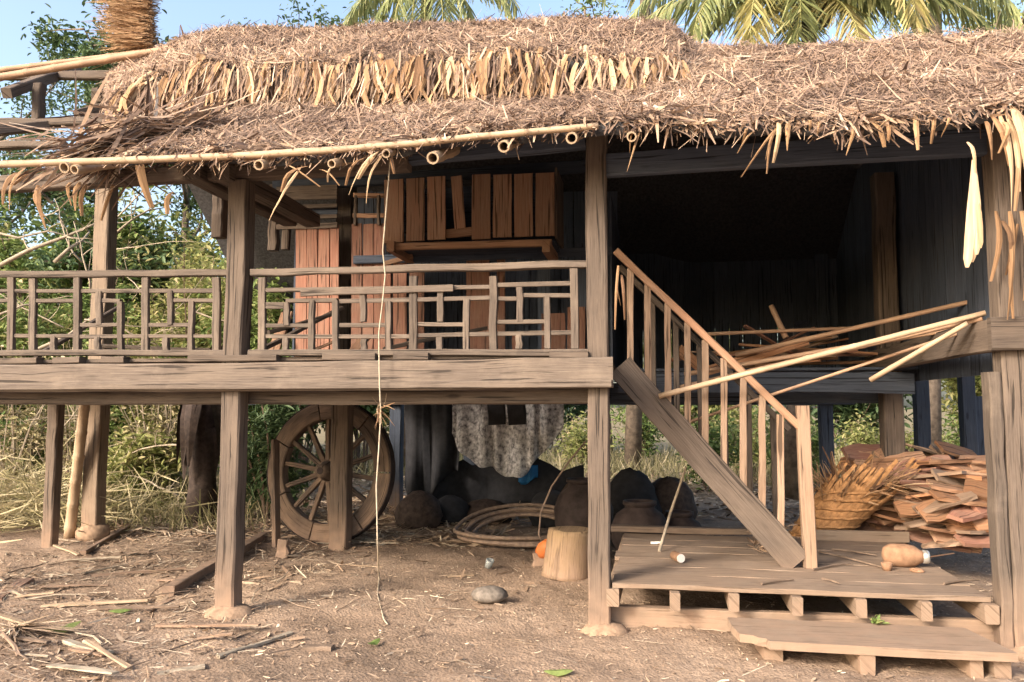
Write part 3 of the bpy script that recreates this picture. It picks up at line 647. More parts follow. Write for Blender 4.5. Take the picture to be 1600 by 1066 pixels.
# slatted vent panel
lv = part_group('louver_panel', house, at(480, 350, WY))
for y, w in ((300, 24), (322, 7), (338, 7), (352, 9)):
    part('slat', MB().beam(at(432, y+3, WY-.03), at(527, y, WY-.03), .02, w*8.2/F, seg=3), 'wood', lv)
part('slat', MB().beam(at(440, 330, WY+.02), at(527, 330, WY+.02), .012, .10, seg=2), 'shadewood', lv)
post(at(445, 400, WY).x, WY+.02, .08, .08, at(445, 390, WY).z, at(445, 300, WY).z, 'wood', name='stub_post', seg=2)
# projecting window box with a front of upright boards
BY = 1.85
bx = part_group('window_box', house, at(740, 390, BY))
bd = [(600, 631, 281, 379), (635, 664, 279, 377), (668, 697, 277, 375), (737, 767, 273, 374), (770, 800, 273, 371), (803, 833, 272, 370), (836, 867, 271, 369)]
for (a, b, y0, y1) in bd: wplank(a, b, y0, y1, 'box', BY, bx)
wplank(704, 722, 276, 357, 'box', BY, bx, tilt=6)
part('ledge', MB().beam(at(690, 366, BY+.03), at(742, 362, BY+.03), .02, .09, seg=2), 'box', bx)
part('sill', MB().beam(at(606, 386, BY-.01), at(862, 380, BY-.01), .06, .065, seg=4), 'box', bx)
for px in (613, 854):
    a = at(px, 385, BY-.03); part('bracket', MB().beam((a.x, BY-.10, a.z-.01), (a.x, WY, a.z-.01), .075, .11, seg=2), 'box', bx)
zb0 = at(740, 378, BY).z; zb1 = at(740, 268, BY).z; xb0 = at(602, 350, BY).x; xb1 = at(866, 350, BY).x
for xx in (xb0-.002, xb1+.016):
    for k in range(3): part('side_board', MB().beam((xx, BY+.10+k*.195, zb0+.01), (xx, BY+.10+k*.195, zb1), .024, .185, up=(0, 1, 0), seg=2, jit=.002), 'wood', bx)
for k in range(3): part('base_board', MB().beam((xb0+.02, BY+.12+k*.19, zb0-.012), (xb1, BY+.12+k*.19, zb0-.012), .18, .02, seg=2, jit=.002), 'shadewood', bx)
for k in range(3): part('back_board', MB().beam((xb0+.02, BY+.57, zb0+.10+k*.25), (xb1, BY+.57, zb0+.10+k*.25), .02, .24, seg=2, jit=.002), 'shadewood', bx)
# end and back walls of the dark room on the right
def roofz(x, y):
    e = float(np.interp(x, ex, ez)); t = float(np.interp(x, tx, tz)); z = e+(t-e)*(y+.6)/3.3 if y < 2.7 else t-.28*(y-2.7)
    return min(z-.22, 4.4)
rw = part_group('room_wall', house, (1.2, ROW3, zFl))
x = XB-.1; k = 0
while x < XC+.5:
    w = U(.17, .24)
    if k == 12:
        part('plank', MB().beam((x+w/2, ROW3, zFl), (x+w/2, ROW3, 2.62), w-.006, .022, up=(0, 1, 0), seg=1, jit=.001, cham=0), 'shadewood', rw)
        part('plank', MB().beam((x+w/2, ROW3, 2.70), (x+w/2, ROW3, 3.75), w-.006, .022, up=(0, 1, 0), seg=1, jit=.001, cham=0), 'shadewood', rw)
    else: part('plank', MB().beam((x+w/2, ROW3+U(-.01, .01), zFl), (x+w/2, ROW3, 3.75), w-.006, .022, up=(0, 1, 0), seg=1, jit=.001, cham=0), 'shadewood', rw)
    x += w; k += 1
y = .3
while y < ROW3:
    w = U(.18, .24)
    part('plank', MB().beam((XC+.17, y+w/2, zFl-.1), (XC+.17, y+w/2, roofz(XC+.17, y)), .022, w-.006, up=(0, 1, 0), seg=1, jit=.001, cham=0), 'shadewood', rw)
    if y > 2.4: part('plank', MB().beam((XB-.02, y+w/2, zFl), (XB-.02, y+w/2, min(3.75, roofz(XB, y))), .022, w-.006, up=(0, 1, 0), seg=1, jit=.001, cham=0), 'shadewood', rw)
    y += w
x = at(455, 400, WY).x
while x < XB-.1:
    w = U(.2, .26); part('plank', MB().beam((x+w/2, ROW3, zFl), (x+w/2, ROW3, 3.75), w-.006, .022, up=(0, 1, 0), seg=1, jit=.001, cham=0), 'shadewood', rw); x += w
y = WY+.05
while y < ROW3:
    w = U(.2, .26); xx = at(458, 400, WY).x; part('plank', MB().beam((xx, y+w/2, zFl), (xx, y+w/2, 3.7), .022, w-.006, up=(0, 1, 0), seg=1, jit=.001, cham=0), 'shadewood', rw); y += w

# ------------------------------------------------------------------ deck and stairs
dz = at(1250, 922, -.06).z; DY0 = -.06; DY1 = 2.35
dk = part_group('porch_deck', house, (1.2, 1, dz))
dx0 = XB+.085; dx1 = XC-.19; y = DY0
for w in (.34, .30, .33, .29, .31, .30, .33):
    part('deck_board', MB().beam((dx0+U(-.02, .02), y+w/2, dz-.018), (dx1+U(-.02, .01), y+w/2, dz-.018+U(-.003, .003)), w-.007, .034, seg=12, jit=.0035, cham=.004), 'deck', dk); y += w
for px in (958, 1054, 1147, 1245, 1345, 1446, 1546):
    p = at(px, 935, DY0-.01); part('joist', MB().beam((p.x, DY0-.03+U(-.02, .02), dz-.098), (p.x+.02, DY1, dz-.098), .068 if px not in (958, 1546) else .085, .12, seg=3), 'deck', dk)
part('bearer', MB().beam((dx0-.01, .10, .075), (dx1+.1, .10, .085), .07, .15, seg=6), 'deck', dk)
part('bearer', MB().beam((dx0-.01, 1.6, .065), (dx1+.1, 1.6, .065), .07, .14, seg=4), 'deck', dk)
p = at(1275, 846, 1.98); part('kerb_board', MB().beam((p.x, 2.05, dz+.045), (at(1420, 846, 2.05).x, 2.05, dz+.045), .05, .095, seg=3), 'deck', dk)
part('kerb_board', MB().beam((at(955, 835, 2.2).x, 2.2, dz+.035), (at(1175, 830, 2.2).x, 2.2, dz+.035), .10, .055, seg=3), 'wood', dk)
part('worn_board', MB().beam(at(1490, 865, 1.35)+V3((0, 0, 0)), V3((dx1-.02, 1.2, dz+.016)), .01, .01, seg=1), 'fire', dk)
st = part_group('staircase', house, (at(1250, 880, .8).x, 1.0, dz))
SY = .72; sb = at(1240, 872, SY); stp = at(968, 572, SY)
sb.z = dz+.06; dirn = (stp-sb)
part('stringer', MB().beam(sb-dirn*.02, stp, .055, .215, seg=6, jit=.003), 'wood', st)
sb2 = sb+V3((0, .78, 0)); stp2 = stp+V3((0, .78, 0)); part('stringer', MB().beam(sb2, stp2, .055, .2, seg=5), 'shadewood', st)
for k in range(6):
    t = (k+.8)/6.4; p = sb.lerp(stp, t); part('tread', MB().beam((p.x, SY+.03, p.z), (p.x, SY+.75, p.z), .20, .032, seg=2), 'shadewood' if k > 3 else 'wood', st)  # upper treads take the shade-coloured timber
hb = at(1258, 676, SY); ht = at(962, 392, SY)
part('handrail', MB().beam(hb, ht, .06, .055, seg=6, jit=.003), 'box', st)
part('newel_post', MB().beam((hb.x+.005, SY+.01, dz), (hb.x-.01, SY+.01, at(1255, 634, SY).z), .095, .085, up=(0, 1, 0), seg=5, jit=.005), 'firegrey', st)
for x, y0, y1 in ((985, 420, 592), (1012, 444, 612), (1043, 474, 650), (1074, 504, 688), (1102, 532, 712), (1131, 560, 740), (1161, 590, 772), (1191, 618, 800), (1220, 648, 828)):
    a = at(x, y0, SY+.01); b = at(x, y1, SY+.01); part('baluster', MB().beam(b, a, .05, .04, up=(0, 1, 0), seg=4, jit=.004, cham=.004), 'firegrey', st)
part('handrail', MB().beam(hb+V3((0, .76, 0)), ht+V3((0, .76, 0)), .055, .05, seg=4), 'wood', st)
for k in range(7):
    t = (k+.6)/7; p = (hb+V3((0, .76, 0))).lerp(ht+V3((0, .76, 0)), t); b = sb2.lerp(stp2, t); part('baluster', MB().beam((p.x, b.y, b.z), (p.x, b.y, p.z), .05, .04, up=(0, 1, 0), seg=2), 'wood', st)

# ------------------------------------------------------------------ step in front of the deck
stz = .158
step = thing('entry_step', 'wide worn plank step on wooden blocks in front of the porch deck', 'step', (at(1350, 1000, -.4).x, -.4, 0))
sxa = at(1150, 965, -.3).x; sxb = at(1545, 985, -.35).x
m_ = MB()
top = [(sxa-.04, -.12), (sxb-.06, -.13), (sxb+.04, -.64), (sxb-.5, -.655), (sxa+.16, -.64), (sxa+.145, -.585), (sxa+.10, -.57), (sxa+.07, -.525), (sxa+.0, -.515), (sxa-.03, -.33)]
m_.ring_skin([[V3((x, y, stz-.05)) for x, y in top[::-1]], [V3((x, y, stz)) for x, y in top[::-1]]])
m_.uv = [tuple(((V3(m_.v[k]).x), V3(m_.v[k]).y+V3(m_.v[k]).z) for k in f) for f in m_.f]
part('step_board', m_, 'deck', step)
for px, y0, y1, w in ((1205, -.50, -.05, .11), (1338, -.64, -.05, .085), (1505, -.60, -.05, .07), (1545, -.58, -.05, .09)):
    x = at(px, 1010, -.4).x; part('block', MB().beam((x, y0, (stz-.05)/2-.005), (x-.03, y1, (stz-.05)/2-.005), w, stz-.05+.02, seg=2, jit=.006, cham=.012), 'deck', step)

# ------------------------------------------------------------------ loose things
def single(name, mb, mat, label, cat, group=None, smooth=False):
    return tag(mb.build(name, mat, None, smooth), label, cat, group)
# bamboo poles and laths thrown across the stair opening
for a, Ya, b, Yb, r, mt, lb in (((1030, 619), .66, (1540, 489), .10, .022, 'bamboo', 'longest pale bamboo pole crossing the stair balusters to the corner post'),
        ((1062, 606), 1.75, (1535, 497), .12, .024, 'bamboo2', 'brown bamboo pole lying behind the stair balusters up to the corner post'),
        ((1070, 585), 1.9, (1500, 513), .9, .022, 'bamboo2', 'brown bamboo pole in the bundle behind the stairs, its tip short of the corner post'),
        ((1105, 522), 2.1, (1345, 512), 2.2, .018, 'bamboo2', 'thin level pole lying deepest in the dark room behind the stair rail'),
        ((1360, 594), .45, (1512, 505), .08, .020, 'bamboo', 'short pale stick sloping down from the side beam, its lower end free'),
        ((1075, 660), 1.55, (1495, 522), .5, .014, 'bamboo2', 'thin lath lowest of the bundle behind the stair balusters'),
        ((1150, 555), 2.1, (1575, 458), 1.0, .022, 'bamboo2', 'dim pole highest of the bundle inside the dark room'),
        ((1228, 528), 2.2, (1205, 478), 2.3, .03, 'bamboo2', 'short upright stub leaning among the poles in the dark room')):
    single('bamboo_pole', bamboo(MB(), at(*a, Ya), at(*b, Yb), r, r*.85, n=8), mt, lb, 'pole', None, True)
single('loose_board', MB().beam(at(1105, 580, 2.1), at(1262, 532, 2.2), .03, .09, seg=3), 'fire', 'reddish flat board lying under the poles behind the stair rail', 'board')
single('loose_board', MB().beam(at(1060, 545, 2.15), at(1095, 575, 2.2), .05, .10, seg=3), 'fire', 'short red splintered board end beside the stair handrail', 'board')

BP = 'broken reddish lath in the tangle on the room floor behind the stairs'
for k in range(16):
    Y = U(2.35, 3.0); xa = U(1045, 1200); xb = xa+U(90, 330); a = at(xa, 570, Y); b = at(min(xb, 1500), 560, Y+U(-.25, .25)); a.z = zFl+U(.05, .2); b.z = zFl+U(.05, .2)+(U(.05, .35) if k % 3 else 0)
    if k % 4 == 1: a.z, b.z = b.z, a.z
    single('broken_lath', MB().beam(a, b, U(.03, .07), U(.018, .03), seg=3, jit=.005), random.choice(['fire', 'fire', 'red', 'firegrey']), BP, 'lath', 'broken laths on the room floor')
# ox-cart wheel
wc = atz(515, 855, 0); wy = 3.12; wp = at(515, 741, wy); wr = (at(515, 628, wy).z-at(515, 852, wy).z)/2
wheel = thing('cart_wheel', 'large old wooden spoked cart wheel standing under the balcony', 'wheel', (wp.x, wy, wp.z-wr))
WM = Matrix.Translation((wp.x, wy, gz(wp.x, wy)+wr-.02)) @ Matrix.Rotation(math.radians(-9), 4, 'Z') @ Matrix.Rotation(math.radians(-5), 4, 'X')
def wl_(r, a, d): return WM @ V3((r*math.cos(a), d, r*math.sin(a)))
nf = 7
for k in range(nf):
    rings = []; a0 = 2*PI*k/nf+.012; a1 = 2*PI*(k+1)/nf-.012
    for i in range(9):
        a = a0+(a1-a0)*i/8; ri, ro, th = wr*.73, wr*.985, .06
        rings.append([wl_(ri, a, -th+.01), wl_(ri+.012, a, -th), wl_(ro-.012, a, -th), wl_(ro, a, -th+.012), wl_(ro, a, th), wl_(ri, a, th)])
    mb = MB(); mb.ring_skin(rings); part('felloe', mb, 'wheel', wheel)
rings = []
for i in range(49):
    a = 2*PI*i/48; rings.append([wl_(wr*.986, a, -.052), wl_(wr, a, -.052), wl_(wr, a, .052), wl_(wr*.986, a, .052)])
mb = MB(); mb.ring_skin(rings, caps=False); part('iron_tyre', mb, 'jar', wheel)
for k in range(14):
    a = 2*PI*(k+.5)/14+.1
    part('spoke', MB().beam(wl_(wr*.13, a, -.02), wl_(wr*.74, a, 0), .06, .066, up=WM.to_3x3() @ V3((0, 1, 0)), seg=3, taper=.8), 'wheel', wheel)
mb = MB().lathe(WM @ V3((0, -.20, 0)), WM @ V3((0, .18, 0)), [(0, .03), (0, .075), (.15, .085), (.3, .11), (.5, .135), (.7, .11), (1, .08)], n=16); part('hub', mb, 'wheel', wheel, True)
part('hole_shade_disc', MB().lathe(WM @ V3((0, -.206, 0)), WM @ V3((0, -.19, 0)), [(0, .04), (1, .04)], n=12), 'jar', wheel)  # dark disc on the hub end stands in for the shade inside the hole
single('leaning_plank', MB().beam(at(432, 862, 2.75)*1.0, at(430, 688, 2.95), .045, .13, up=(0, 1, 0), seg=4), 'wheel', 'narrow upright plank leaning against the cart wheel rim', 'plank')
p = atz(440, 868, 0); single('wood_stub', MB().beam((p.x, p.y, -.02), (p.x+.02, p.y+.02, .16), .14, .10, up=(0, 1, 0), seg=3, jit=.012, cham=.02, taper=.7), 'wood', 'short wedge stub in the soil at the foot of the cart wheel', 'wood')

# cut log, stone, tumbler
p = atz(882, 905, 0); h = .43
lg = thing('log_block', 'short sawn log block standing beside the balcony post', 'log', (p.x, p.y+.18, 0))
c0 = V3((p.x, p.y+.18, -.02)); c1 = c0+V3((.035, .02, h))
mb = MB().lathe(c0, c1, [(0, .235), (.1, .225), (.5, .215), (.9, .208), (.985, .205)], n=22, caps=True, jit=.018); part('bark_side', mb, 'stump', lg, True)
part('sawn_top', MB().lathe(c1-V3((0, 0, .012)), c1+V3((0, 0, .006)), [(0, .2), (.8, .198), (1, .19)], n=22), 'stump', lg)
p = atz(762, 943, 0); single('stone', MB().blob((p.x, p.y+.08, .045), .145, .11, .075, n=14, m=8, jit=.09, seed=5, flat=-.6), 'stone', 'smooth grey stone lying alone on the bare yard', 'stone', smooth=True)
p = atz(762, 888, 0); single('tumbler', MB().lathe((p.x, p.y, .0), (p.x+.03, p.y-.02, .085), [(0, .01), (0, .032), (.5, .036), (1, .04), (1, .036), (.1, .03), (.1, .005)], n=14, caps=False), 'glass', 'small clear glass standing on the soil near the hose coil', 'glass', smooth=True)
# hose coil
hc = atz(815, 850, 0); pts = []
for i in range(230):
    a = i/230*2*PI*6.2; k = .45+.55*abs(math.sin(i*.021+.5)); rx = .40+.36*k; ry = .36+.28*k
    pts.append(V3((hc.x+rx*math.cos(a)+.05*math.sin(i*.05), hc.y+.15+ry*math.sin(a)+.04*math.cos(i*.07), .035+.03*(i % 37)/37+.22*max(0, math.sin(a))*(.4+.6*k)+.0004*i)))
single('hose_coil', MB().tube(pts, .023, n=7), 'hose', 'loose coil of brown hose on the ground under the balcony', 'hose', smooth=True)
pts = [at(x, y, 2.3) for x, y in ((915, 690), (890, 720), (862, 760), (845, 800), (842, 835), (848, 850))]
single('cable', MB().tube(pts, .010, n=6), 'hose', 'single thin cable arching down to the hose coil', 'cable', smooth=True)
p = atz(852, 835, .30); p = at(852, 826, 2.2); single('orange_pot', MB().lathe((p.x-.05, 2.2, gz(p.x, 2.2)+.10), (p.x+.07, 2.12, gz(p.x, 2.2)+.22), [(0, .03), (.05, .07), (.4, .085), (.8, .075), (1, .06), (1, .045), (.5, .05)], n=16, caps=False), 'orange', 'orange plastic pot tipped over behind the log block', 'pot', smooth=True)
single('prop_block', MB().beam((p.x-.02, 2.22, -.02), (p.x-.02, 2.22, gz(p.x, 2.2)+.12), .2, .18, up=(0, 1, 0), seg=2, jit=.01, cham=.02), 'wheel', 'rough wood block under the orange pot', 'wood')
# jars and trays in the shade under the stair
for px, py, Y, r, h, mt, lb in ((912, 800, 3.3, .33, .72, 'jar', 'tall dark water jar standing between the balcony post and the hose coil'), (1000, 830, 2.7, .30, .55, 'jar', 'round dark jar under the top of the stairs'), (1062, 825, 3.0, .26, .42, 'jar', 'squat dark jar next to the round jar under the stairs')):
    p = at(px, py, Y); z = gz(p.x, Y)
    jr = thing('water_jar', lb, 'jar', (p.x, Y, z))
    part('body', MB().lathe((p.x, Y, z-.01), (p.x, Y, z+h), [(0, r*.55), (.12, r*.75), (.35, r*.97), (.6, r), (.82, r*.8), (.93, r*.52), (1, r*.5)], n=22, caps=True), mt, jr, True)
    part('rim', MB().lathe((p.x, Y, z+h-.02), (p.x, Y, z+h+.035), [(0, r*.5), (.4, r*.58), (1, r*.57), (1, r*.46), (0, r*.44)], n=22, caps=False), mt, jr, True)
# mottled cloth, tarp and hanging flaps under the floor
def cloth(name, x0, x1, ytop, ybot, Y, mat, label, cat, nx=16, ny=12, amp=.10, fq=29):
    rings = []
    for j in range(ny+1):
        t = j/ny; row = []
        for i in range(nx+1):
            s = i/nx; yb = ybot(s); yt = ytop(s) if callable(ytop) else ytop; p = at(x0+(x1-x0)*s, yt+(yb-yt)*t, Y); row.append(p+V3((0, amp*math.sin(s*13+t*3)*t+.05*math.sin(s*fq+1.3*math.sin(s*17)), 0)))
        rings.append(row)
    mb = MB(); mb.ring_skin(rings, closed=False, caps=False); o = mb.build(name, mat, None, True); sol = o.modifiers.new('thickness', 'SOLIDIFY'); sol.thickness = .006
    return tag(o, label, cat)
cloth('hanging_cloth', 706, 880, 618, lambda s: 662+82*math.sin(PI*min(1, s*.95+.04))**.8+6*math.sin(s*13)+3*math.sin(s*31), 4.6, 'net', 'mottled white cloth sagging from the floor beams under the house', 'cloth', 56, 16, .06, 41)
cloth('hanging_tarp', 632, 716, 616, lambda s: 760+25*math.sin(s*5), 4.9, 'darkcloth', 'dark tarpaulin hanging under the house beside the mottled white cloth', 'tarpaulin')
cloth('low_tarp', 636, 912, lambda s: 722+16*math.sin(s*7+.5)+9*math.sin(s*17)+4*math.sin(s*37), lambda s: 792+4*math.sin(s*7), 5.2, 'darkcloth', 'low dark tarpaulin heap spread on the ground below the mottled white cloth', 'tarpaulin')
for k, (px, Y, r_, h_) in enumerate(((655, 4.3, .30, .30), (705, 4.7, .26, .24), (760, 4.9, .34, .20), (860, 4.8, .30, .30), (905, 4.2, .28, .42), (985, 4.4, .36, .5), (1045, 4.7, .34, .42))):
    x = at(px, 780, Y).x; single('dark_bundle', MB().blob((x, Y, h_*.55), r_, r_*.8, h_, n=16, m=10, jit=.12, seed=40+k, flat=-.55), 'darkcloth' if k % 2 else 'charred', 'dark lumpy bundle in the shaded heap under the house', 'bundle', 'dark bundles under the house', True)
for px in (775, 806):
    a = at(px, 626, 3.9); b = at(px+2, 664, 3.9)
    hb_ = thing('hanging_box', 'small dark box hanging under the floor in front of the white cloth', 'box', b, 'pair of hanging boxes')
    part('case', MB().beam(b, a-V3((0, 0, .03)), .21, .09, up=(0, 1, 0), seg=2, jit=.008, cham=.015), 'darkcloth', hb_)
    part('cord', MB().tube([a-V3((0, 0, .04)), V3((a.x, a.y, zBb+.05))], .008, n=5), 'hose', hb_)
cloth('blue_rag', 810, 840, 727, lambda s: 752+6*math.sin(s*5), 5.05, 'blue', 'small blue rag draped over the top of the low dark tarpaulin', 'rag', 6, 5, .02)

# firewood stack: every slab is its own piece
fx0 = at(1408, 800, 2.5).x; fx1 = XC+.45
protos = []
for k in range(7):
    L = U(.34, .58); w = U(.14, .24); th = U(.024, .05); n_ = 5; rings = []
    for i in range(n_+1):
        t = i/n_; x = (t-.5)*L; s_ = 1-.35*abs(2*t-1)**3*U(.3, 1); a = w/2*s_; b = th/2
        rings.append([V3((x, -a+U(-.012, .012), b*U(.4, 1))), V3((x, a+U(-.012, .012), b*U(.4, 1))), V3((x, a+U(-.01, .01), -b)), V3((x, -a+U(-.01, .01), -b))])
    mb = MB(); mb.ring_skin(rings); o = mb.build('firewood_piece', ('fire', 'firegrey', 'fire', 'red', 'fire', 'firegrey', 'box')[k], None, False, loc=(0, 0, 0)); protos.append(o)
used = set()
FL = 'flat split piece of reddish firewood in the stack beside the corner post'; FG = 'split firewood pieces stacked under the house'
def slab_at(loc, rot, label=FL, group=FG):
    k = random.randrange(7)
    if k not in used: o = protos[k]; used.add(k)
    else: o = protos[k].copy(); C.objects.link(o)
    o.location = loc; o.rotation_euler = rot; tag(o, label, 'firewood', group)
for row, Y in enumerate((1.95, 2.2, 2.5, 2.85)):
    top = (.84, .98, 1.08, 1.12)[row]; z = dz+.03; xs = max(fx0, at(1400, 800, Y).x)+(.02, -.04, -.25, -.45)[row]
    while z < top:
        x = xs+U(-.1, .05)+.18*max(0, z-.5)
        while x < fx1+.12:
            slab_at((x+.2, Y+U(-.1, .1), z+U(-.02, .02)), (U(-.1, .9), U(-.3, .3), U(-.7, .7))); x += U(.20, .32)
        z += .056
for k in range(7): assert k in used
for k in range(14):
    slab_at((at(1360, 800, 2.2).x+U(-.1, .35), 2.75+U(-.15, .2), .1+k*.055), (U(-.3, .3), U(-.2, .2), U(-.6, .6)), 'flat split piece of firewood fallen between the cane basket and the inner post', 'fallen firewood pieces')

# torn cane basket lying beside the newel post
bc = at(1304, 815, 1.75); base = V3((at(1292, 826, 1.9).x, 2.4, dz-.02)); ax = V3((.70, -.12, .85)).normalized(); hgt = .78
bk = thing('cane_basket', 'torn orange cane basket with splayed strips beside the stair newel post', 'basket', base)
def bk_pt(t, a, k=1.0):
    r = (.25+.15*t-.05*t*t)*k; return base+ax*(t*hgt)+V3((math.cos(a)*r, math.sin(a)*r*.8, 0))
for k in range(34):
    a = 2*PI*k/34; over = U(1.0, 1.28) if math.sin(a*2) > -.3 else U(.7, .95); fl_ = U(.95, 1.25)
    pts = [bk_pt(t*over, a+.05*math.sin(t*4+k), 1+(fl_-1)*max(0, t-.6)*2) for t in (0, .25, .5, .75, 1)]
    part('cane_strip', MB().ribbon(pts, [.042, .046, .05, .05, .03], V3((math.cos(a), math.sin(a), 0)), fold=.2, tint=U(.2, .7)), 'basket', bk)
for t in (.06, .2, .34, .48, .62, .74):
    part('cane_hoop', MB().tube([bk_pt(t+.01*math.sin(i*2.5), 2*PI*i/28, 1.035) for i in range(29)], .013, n=5), 'basket', bk, True)
n = 260; a = rng.uniform(0, 2*PI, n); P = np.array([bk_pt(U(.6, .95), x, U(.5, 1.05)) for x in a]); D = np.stack([np.cos(a)*.9+.5, np.sin(a)*.5-.4, rng.normal(.6, .5, n)], 1)
v, q_, t = strips(P, D, rng.normal(0, 1, (n, 3)), rng.uniform(.1, .34, n), rng.uniform(.008, .022, n), rng.normal(-.1, .2, n), np.clip(rng.normal(.3, .2, n), 0, 1)); o = np_build('frayed_cane', v, q_, t, 'fringe', bk); o['kind'] = 'stuff'

# small things on the deck
p = atz(1412, 888, dz); jl = thing('dusty_jug', 'dusty brown jug with a shiny white cap lying on the porch deck', 'jug', (p.x, p.y, dz))
z = dz+.085; part('body', MB().lathe((p.x-.13, p.y+.08, z), (p.x+.15, p.y+.05, z-.005), [(0, .02), (.04, .055), (.2, .082), (.55, .088), (.8, .076), (.95, .05), (1, .045)], n=18, jit=.03), 'clay', jl, True)
part('cap', MB().lathe((p.x+.15, p.y+.05, z-.005), (p.x+.195, p.y+.045, z-.005), [(0, .05), (.8, .05), (1, .042)], n=18), 'metal', jl, True)
p = atz(1386, 891, dz); single('small_cup', MB().lathe((p.x, p.y, dz), (p.x, p.y, dz+.055), [(0, .01), (0, .03), (.5, .036), (1, .042), (1, .037), (.15, .026), (.15, .004)], n=14, caps=False), 'clay', 'small pinkish cup standing in front of the dusty jug', 'cup', smooth=True)
p = atz(1420, 893, dz); single('pot_shard', MB().blob((p.x+.05, p.y-.02, dz+.012), .05, .035, .02, n=9, m=5, jit=.2, seed=3), 'clay', 'small flat clay shard on the deck beside the pinkish cup', 'shard')
p = atz(1062, 880, dz); tn = thing('candle_tin', 'small brown roll with a pale cream end lying on the porch deck', 'tin', (p.x, p.y, dz))
part('side', MB().lathe((p.x-.04, p.y+.13, dz+.036), (p.x+.01, p.y, dz+.036), [(0, .034), (.5, .036), (1, .036)], n=16), 'clay', tn, True)
part('end_disc', MB().lathe((p.x+.01, p.y, dz+.036), (p.x+.0125, p.y-.006, dz+.036), [(0, .034), (1, .032)], n=16), 'white', tn)
p = atz(1025, 850, dz); single('paper_scrap', MB().beam((p.x-.045, p.y, dz+.01), (p.x+.06, p.y+.02, dz+.012), .03, .016, seg=3, jit=.006), 'white', 'small rolled white paper scrap on the porch deck', 'paper')
single('leaning_stick', MB().tube([atz(1030, 862, dz+.005), at(1048, 800, 1.6), at(1072, 730, 1.5)], [.013, .012, .010], n=6), 'twig', 'thin pale stick leaning from the deck against the stair stringer', 'stick')
for k, (px, py, px2, py2) in enumerate(((1280, 862, 1385, 888), (1300, 858, 1370, 868), (1270, 890, 1330, 880), (1190, 912, 1240, 906), (1285, 904, 1312, 912), (1475, 912, 1530, 906))):
    a = atz(px, py, dz+.012); b = atz(px2, py2, dz+.012); single('twig', MB().tube([a, a.lerp(b, .5)+V3((0, .015, .003)), b], [.009, .008, .005], n=5), 'twigdark', 'thin dry twig lying on the dusty porch deck', 'twig', 'twigs on the porch deck')
# rags hanging behind the stair foot
n = 240; p = at(1205, 838, 1.2); P = np.array(p)+rng.normal(0, 1, (n, 3))*np.array([.07, .06, .06]); P[:, 2] = np.maximum(P[:, 2], dz+.01)
v, q_, t = strips(P, rng.normal(0, 1, (n, 3))*np.array([1, 1, .6]), rng.normal(0, 1, (n, 3)), rng.uniform(.04, .12, n), rng.uniform(.006, .02, n), rng.normal(0, .2, n), rng.random(n)*.5)
o = np_build('leaf_heap', v, q_, t, 'litter'); tag(o, 'small heap of grey leaf scraps under the foot of the stairs', 'leaves', kind='stuff')

# string hanging from the eave over the balcony
pts = [at(x, y, -.22) for x, y in ((598, 392), (602, 430), (598, 470), (592, 520), (593, 600), (595, 650), (592, 700), (588, 760), (590, 850))]+[atz(x, y, .01) for x, y in ((592, 905), (590, 930), (600, 968), (606, 976))]
dn = []
for i in range(len(pts)-1):
    for k in range(4): dn.append(pts[i].lerp(pts[i+1], k/4))
dn.append(pts[-1]); dn = [V3((at(600, 240, -.6).x+.03, -.55, at(600, 240, -.6).z))]+dn
hs_ = thing('hanging_string', 'pale string hanging from the eave past the balcony to the ground', 'string', dn[-1])
part('strand', MB().tube(dn, .0055, n=5), 'rope', hs_, True)
n = 34; p = at(594, 640, -.22); P = np.array(p)+rng.normal(0, .012, (n, 3)); D = np.stack([rng.normal(.1, .25, n), rng.normal(0, .2, n), rng.normal(-.6, .8, n)], 1)
v, q_, t = strips(P, D, rng.normal(0, 1, (n, 3)), rng.uniform(.03, .15, n), rng.uniform(.004, .010, n), rng.normal(0, .2, n), rng.random(n)); o = np_build('frayed_knot', v, q_, t, 'fringe', hs_); o['kind'] = 'stuff'

# debris on the balcony floor
for a, b, Ya, Yb, lb in (((55, 556), (190, 478), .4, 1.2, 'dark stick sloping behind the outer railing of the balcony'), ((380, 575), (535, 482), .3, 1.5, 'brown stick lying among boards behind the long railing'), ((150, 540), (330, 548), .5, .6, 'flat stick along the floor behind the outer railing'), ((420, 520), (520, 492), .8, 1.3, 'broken lath leaning behind the long railing'), ((600, 545), (760, 512), .9, 1.6, 'splintered lath on the floor in front of the plank wall')):
    p0 = at(*a, Ya); p0.z = max(p0.z, zFl+.05); p1 = at(*b, Yb); single('broken_stick', MB().beam(p0, p1, .05, .035, seg=3, jit=.006), 'wood', lb, 'stick')
for a, b, Y, lb in (((458, 548), (523, 534), .5, 'pale split board lying on the balcony floor behind the long railing'), ((545, 548), (570, 528), .7, 'small tilted board scrap on the balcony floor by the inner post'), ((425, 495), (450, 488), .9, 'little brown board scrap propped behind the long railing')):
    p0 = at(*a, Y); p0.z = zFl+.06; p1 = at(*b, Y+.15); p1.z = max(p1.z, zFl+.06); single('board_scrap', MB().beam(p0, p1, .16, .02, seg=3, jit=.006), 'box', lb, 'board')
p0 = at(560, 412, WY-.06); single('gable_board', MB().beam(at(600, 412, WY-.25), at(645, 400, WY-.2), .02, .05, seg=2), 'box', 'small slanting board under the corner of the window box', 'board')

